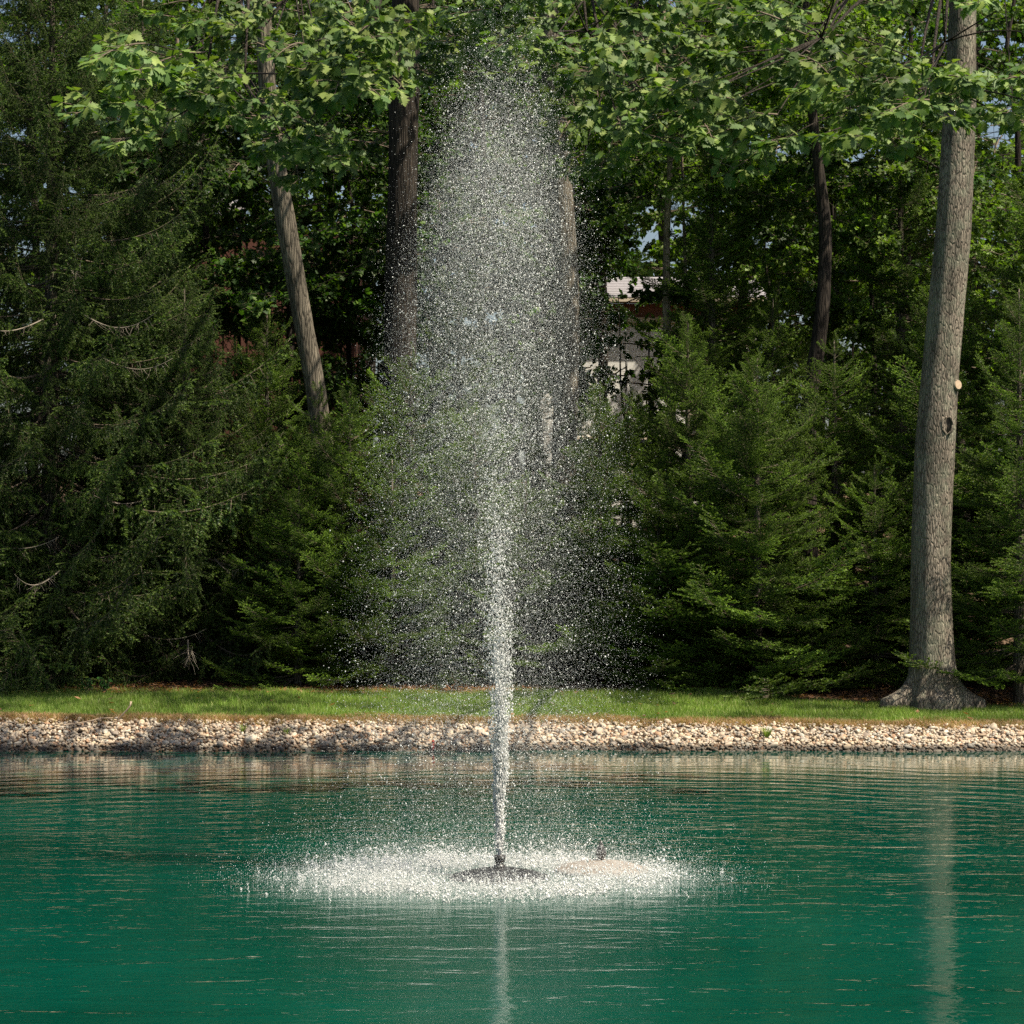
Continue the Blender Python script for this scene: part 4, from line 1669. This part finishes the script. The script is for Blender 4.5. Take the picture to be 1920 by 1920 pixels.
f2p = at(1127, 1622, 26.6)
f2y = 26.75
f2 = empty("idle_fountain", (at(1127, 1620, f2y).x, f2y, 0))
tag(f2, "idle floating fountain head with weathered beige dome, veiled by spray", "fountain")
mb = MB()
mb.lathe([(0, -.10), (.44, -.10), (.475, -.02), (.475, .02), (.45, .04), (.33, .075), (.20, .10), (.09, .115), (0, .118)], 40)
link("float", mb.mesh("float", [M_float2]), f2)
mb = MB()
mb.lathe([(0, .11), (.030, .11), (.030, .135), (.050, .15), (.056, .175), (.048, .205), (.040, .215), (.044, .23), (.030, .262), (.018, .275), (.020, .285), (.008, .31), (0, .312)], 16)
link("nozzle", mb.mesh("nozzle", [M_nozzle]), f2)

R = np.random.default_rng(99)
G = 9.81
Z0 = .225


def ballistic(n, t, H, ux, uy, swirl=.0):
    v0 = np.sqrt(2 * G * H)
    z = Z0 + v0 * t - .5 * G * t * t
    return np.stack([ux * t, uy * t, z], 1)


# rising jet: a narrow cone of lumps and strands that opens as it climbs
def strands(n, m, tmax, sig, jit, seed):
    rg = np.random.default_rng(seed)
    lt_ = rg.exponential(tmax * .42, m).clip(0, 1.05)
    lu = rg.normal(0, sig, (m, 2))
    wob = .10 * np.sin(lt_ * 17)[:, None] * np.array([1, .6])
    k = rg.integers(0, m, n)
    Hs = rg.normal(7.6, .2, m)
    P = ballistic(n, lt_[k], Hs[k], lu[k, 0] + wob[k, 0], lu[k, 1] + wob[k, 1])
    g = rg.normal(0, 1, (n, 3)) * np.array([1, 1, 2.2]) * (jit * (.5 + 1.6 * lt_[k] / tmax))[:, None]
    return P + g


P = np.concatenate([strands(6500, 520, .30, .25, .020, 5), strands(5200, 700, .92, .34, .045, 6)])
P = P[P[:, 2] > Z0 + .05]
zrel = P[:, 2]
rad = np.exp(R.normal(math.log(.0055), .45, len(P))).clip(.002, .014) * np.clip(1.15 - zrel * .08, .55, 1.1)
axis = np.stack([R.normal(0, .35, len(P)), R.normal(0, .35, len(P)), np.ones(len(P))], 1)
o = link("water_jet", drops_mesh("water_jet", P, rad, axis, R.uniform(.9, 1.4 + 1.6 * np.exp(-zrel / 1.2), len(P))), fountain)
o["kind"] = "stuff"

# solid root of the jet just over the nozzle
n = 8500
z = R.exponential(.62, n).clip(0, 3.2)
a = R.uniform(0, 6.28, n)
rr = np.sqrt(R.random(n)) * (.017 + .072 * z)
P = np.stack([np.cos(a) * rr + .012 * np.sin(z * 9), np.sin(a) * rr, Z0 + z], 1)
o = link("jet_root", drops_mesh("jet_root", P, R.uniform(.0022, .0058, n), np.stack([R.normal(0, .18, n), R.normal(0, .18, n), np.ones(n)], 1), R.uniform(1.5, 5.5, n)), fountain)
o["kind"] = "stuff"


# the jet breaks up and falls back as drops
LOBES = [(-.36, .1, .10, .13), (-.14, -.2, .12, .16), (.10, .25, .12, .14), (.38, -.1, .05, .10), (.26, .2, .10, .10), (-.52, .0, .10, .08)]


def fall(n, sig, up=.10):
    w = np.array([l[3] for l in LOBES] + [.45])
    k = R.choice(len(w), n, p=w / w.sum())
    lob = np.array([(l[0], l[1], l[2]) for l in LOBES] + [(0, 0, sig)])
    u = lob[k, :2] + R.normal(size=(n, 2)) * lob[k, 2][:, None]
    u = u * np.exp(R.normal(0, .30, n))[:, None]
    uu = np.hypot(u[:, 0], u[:, 1])
    u *= (np.minimum(uu, 1.0 + .15 * R.random(n)) / (uu + 1e-6))[:, None]
    uu = np.minimum(uu, 1.1)
    # steep drops climb highest; the wide ones turn over lower down
    H = (7.55 - 2.3 * uu ** 1.4 + R.normal(0, .42, n) + np.where(R.random(n) < .3, R.normal(-.2, .9, n), 0)).clip(2.2, 8.8)
    T = np.sqrt(2 * H / G)
    rise = R.random(n) < up
    t = T * R.uniform(.22, 1.0, n)
    s_ = R.random(n) ** 1.55
    z = np.where(rise, Z0 + np.sqrt(2 * G * H) * t - .5 * G * t * t, Z0 + H * (1 - s_))
    # air drag pulls the falling drops nearly straight down
    tt = np.where(rise, t, T * (1 + .55 * s_ ** .8))
    P = np.stack([u[:, 0] * tt - .10 * np.where(rise, 0, s_), u[:, 1] * tt, z], 1)
    P[:, :2] += R.normal(0, .07, (n, 2)) * tt[:, None]
    return P[P[:, 2] > .02]


P = fall(36000, .46)
rad = np.exp(R.normal(math.log(.0027), .55, len(P))).clip(.0012, .009)
o = link("falling_drops", drops_mesh("falling_drops", P, rad, np.stack([R.normal(0, .5, len(P)), R.normal(0, .5, len(P)), np.ones(len(P))], 1), R.uniform(.9, 1.7, len(P))), fountain)
o["kind"] = "stuff"
P = fall(420000, .50, .10)
points_object("fine_mist", P, np.exp(R.normal(math.log(.00098), .38, len(P))).clip(.0006, .004), fountain)

# splash ring where the drops land
n = 60000
r_ = np.abs(R.normal(1.35, .42, n))
r_ = np.where(R.random(n) < .35, np.sqrt(R.random(n)) * 1.9, r_)
a = R.uniform(0, 2 * np.pi, n)
cx = R.normal(0, 1, (700, 2))
X = r_ * np.cos(a) - .12
Yv = r_ * np.sin(a)
rf_ = np.hypot(X, Yv)
keep = (rf_ > .52) & (R.random(n) < np.clip((rf_ - .50) / .95, .04, 1))
# the idle head's float keeps its own patch of water clear
keep &= np.hypot(X - (f2.location.x - FNX), Yv - (f2.location.y - FNY) + .12) > .42
cl = np.array([mnoise.noise(Vector((x * 3.0, y * 3.0, .5))) + .6 * mnoise.noise(Vector((x * 8.0, y * 8.0, 1.5))) for x, y in zip(X, Yv)])
edge = np.clip((2.2 + .45 * np.array([mnoise.noise(Vector((x * .9, y * .9, 4.5))) for x, y in zip(X, Yv)]) - np.hypot(X * .94, Yv)) / 1.1, 0, 1) ** 1.2
keep &= (R.random(n) < (.28 + 1.3 * cl).clip(.03, 1) * 1.4 * edge)
X, Yv = X[keep], Yv[keep]
n = len(X)
Z = R.exponential(.034, n) * (1 + .8 * np.abs(R.normal(0, 1, n))) + .002
P = np.stack([X, Yv, Z], 1)
rad = np.exp(R.normal(math.log(.0050), .5, n)).clip(.0015, .016)
o = link("splash", drops_mesh("splash", P, rad, np.stack([R.normal(0, .6, n), R.normal(0, .6, n), np.ones(n)], 1), R.uniform(.7, 2.4, n)), fountain)
o["kind"] = "stuff"
# little crowns and spikes of splashing drops, and stray ones farther out
PP, RR = [], []
for i in range(620):
    rr = abs(random.gauss(1.25, .5)) if i < 600 else random.uniform(1.6, 2.6)
    a = random.uniform(0, 6.28)
    if i >= 590 and random.random() < .6:
        a = math.pi + random.gauss(0, .3)
    rr = min(rr, 2.0 + .6 * abs(math.cos(a)))
    x, y = rr * math.cos(a) - .12, rr * math.sin(a) * .9
    if math.hypot(x, y) < .55:
        continue
    h = min(.22, random.expovariate(1 / .05) + .025)
    if i >= 590:
        h = random.uniform(.01, .04)
    lx, ly = random.gauss(0, .3), random.gauss(0, .3)
    m = int(6 + h * 90)
    for q in range(m):
        f = (q / m) ** .9
        PP.append((x + lx * h * f + random.gauss(0, .006), y + ly * h * f + random.gauss(0, .006), h * f))
        RR.append(random.uniform(.004, .009) * (1.15 - .6 * f))
o = link("splash_spikes", drops_mesh("splash_spikes", np.array(PP), np.array(RR)), fountain)
o["kind"] = "stuff"
n = 120000
r_ = np.abs(R.normal(1.25, .50, n))
a = R.uniform(0, 6.28, n)
P = np.stack([r_ * np.cos(a) * 1.08 - .1, r_ * np.sin(a) * .96, np.where(R.random(n) < .6, R.exponential(.05, n), R.exponential(.25, n)) + .005], 1)
P = P[R.random(len(P)) < np.clip((np.hypot(P[:, 0], P[:, 1]) - .3) / .9, .05, 1)]
points_object("splash_mist", P, np.exp(R.normal(math.log(.0016), .4, len(P))), fountain)

# ------------------------------------------------------------------ small things on the bank
M_stick = plain_mat("bleached_stick", (.34, .25, .18), .85, .2, 30, (.46, .36, .27))
M_red = plain_mat("red_plastic", (.50, .045, .03), .45, .4, 20, (.58, .07, .045))


def stick(label, pts, r0, r1):
    P = [Vector(p) for p in pts]
    root = P[0].copy()
    mb = MB()
    mb.tube([p - root for p in P], np.linspace(r0, r1, len(P)), 7, 0)
    o = link("stick", mb.mesh("stick", [M_stick]))
    o.location = root
    tag(o, label, "stick")


def gp(px, py, Y, lift=0.0):
    x = at(px, py, Y).x
    return Vector((x, Y, gz(x, Y) + lift))


a = gp(222, 1357, 43.78, .05)
stick("curved pale stick poking up out of the dry grass over the stones", [a, a + Vector((.06, -.02, .07)), a + Vector((.14, -.04, .15)), a + Vector((.20, -.05, .23)), a + Vector((.215, -.05, .30))], .012, .015)
stick("long thin stick lying slantwise on the pale stones", [gp(120, 1380, 43.45, .14), gp(160, 1372, 43.55, .14), gp(190, 1362, 43.68, .13), gp(212, 1356, 43.78, .08)], .011, .007)
stick("bent stick lying low on the stones right of the jet", [gp(955, 1402, 43.1, .10), gp(975, 1393, 43.2, .13), gp(1000, 1391, 43.22, .14), gp(1016, 1398, 43.15, .11)], .009, .006)
stick("thin forked twig among the stones at the waterline right of the jet", [gp(1150, 1385, 43.3, .16), gp(1170, 1394, 43.2, .14), gp(1200, 1393, 43.2, .13), gp(1228, 1398, 43.12, .11)], .009, .005)

pk = gp(812, 1398, 43.04, .0)
peg = empty("red_marker", pk)
tag(peg, "small red plastic marker standing among the stones at the waterline", "marker")
mb = MB()
mb.tube([Vector((0, -.06, -.12)), Vector((0, -.06, .04)), Vector((.005, -.06, .12))], [.020, .022, .022], 10, 0)
link("stem", mb.mesh("stem", [M_red]), peg)
mb = MB()
mb.lathe([(0, .118), (.027, .118), (.029, .140), (.020, .152), (0, .154)], 12)
cap = link("cap", mb.mesh("cap", [M_red]), peg)
cap.location = (.005, -.06, 0)


def tuft(px, py, Y, label, n, h, cols):
    p = gp(px, py, Y, .03)
    rs = np.random.default_rng(int(px))
    mb = MB()
    for i in range(n):
        a = rs.uniform(0, 6.28)
        d = np.array([math.cos(a), math.sin(a), 0])
        l = h * rs.uniform(.5, 1.2)
        s = np.array([-math.sin(a), math.cos(a), 0]) * .005
        o_ = d * rs.uniform(0, .05)
        V = [o_ - s, o_ + s, o_ + d * l * .35 + np.array([0, 0, l * .7]) + s * .8, o_ + d * l * .35 + np.array([0, 0, l * .7]) - s * .8, o_ + d * l * .8 + np.array([0, 0, l * .85])]
        mb.add(V, [(0, 1, 2), (0, 2, 3), (3, 2, 4)], 0, np.array(cols[rs.integers(0, len(cols))]))
    o_ = link("grass_tuft", mb.mesh("grass_tuft", [M_grass]))
    o_.location = p
    tag(o_, label, "grass tuft")


tuft(1438, 1378, 43.4, "green grass tuft growing among the stones between the jet and the grey oak", 60, .20, gcols)
tuft(455, 1383, 43.35, "sparse green grass tuft growing among the stones on the left", 26, .13, gcols)
tuft(538, 1380, 43.35, "small pale grass tuft among the stones nearer the jet on the left", 22, .12, gcols)


# leafy weeds in front of the big spruce
def weed(px, py, Y, label, seed):
    rs = np.random.default_rng(seed)
    x = at(px, py, Y).x
    p = Vector((x, Y, gz(x, Y)))
    root = empty("weed_plant", p)
    tag(root, label, "plant")
    st = MB()
    P, D, NN, S, C = [], [], [], [], []
    for i in range(7):
        a = rs.uniform(0, 6.28)
        top = np.array([math.cos(a) * .12, math.sin(a) * .10, rs.uniform(.15, .34)])
        st.tube([np.zeros(3), top * .6, top], [.005, .004, .002], 4, 0)
        for q in range(6):
            f = rs.uniform(.4, 1)
            P.append(top * f); D.append(unit(rs.normal(0, 1, 3) + np.array([0, -.3, .1])))
            NN.append(unit(np.array([0, -.5, 1]) + rs.normal(0, .4, 3))); S.append(rs.uniform(.05, .09))
            C.append(np.array((.05, .15, .03)) * rs.uniform(.8, 1.2))
    link("stem", st.mesh("stem", [M_twig]), root)
    lf = MB()
    place_template(lf, FLV, FLT, P, D, NN, S, C, 0)
    link("foliage", lf.mesh("foliage", [M_leaf]), root)


weed(165, 1290, 48.2, "small bright green weed at the foot of the huge drooping spruce", 1)
weed(196, 1288, 48.3, "leafy green weed beside the brighter weed under the huge drooping spruce", 2)

print("triangles", sum(len(o.data.polygons) for o in bpy.data.objects if o.type == 'MESH' and o.data.users == 1), "meshes", sum(len(m.polygons) for m in bpy.data.meshes), "objects", len(bpy.data.objects))
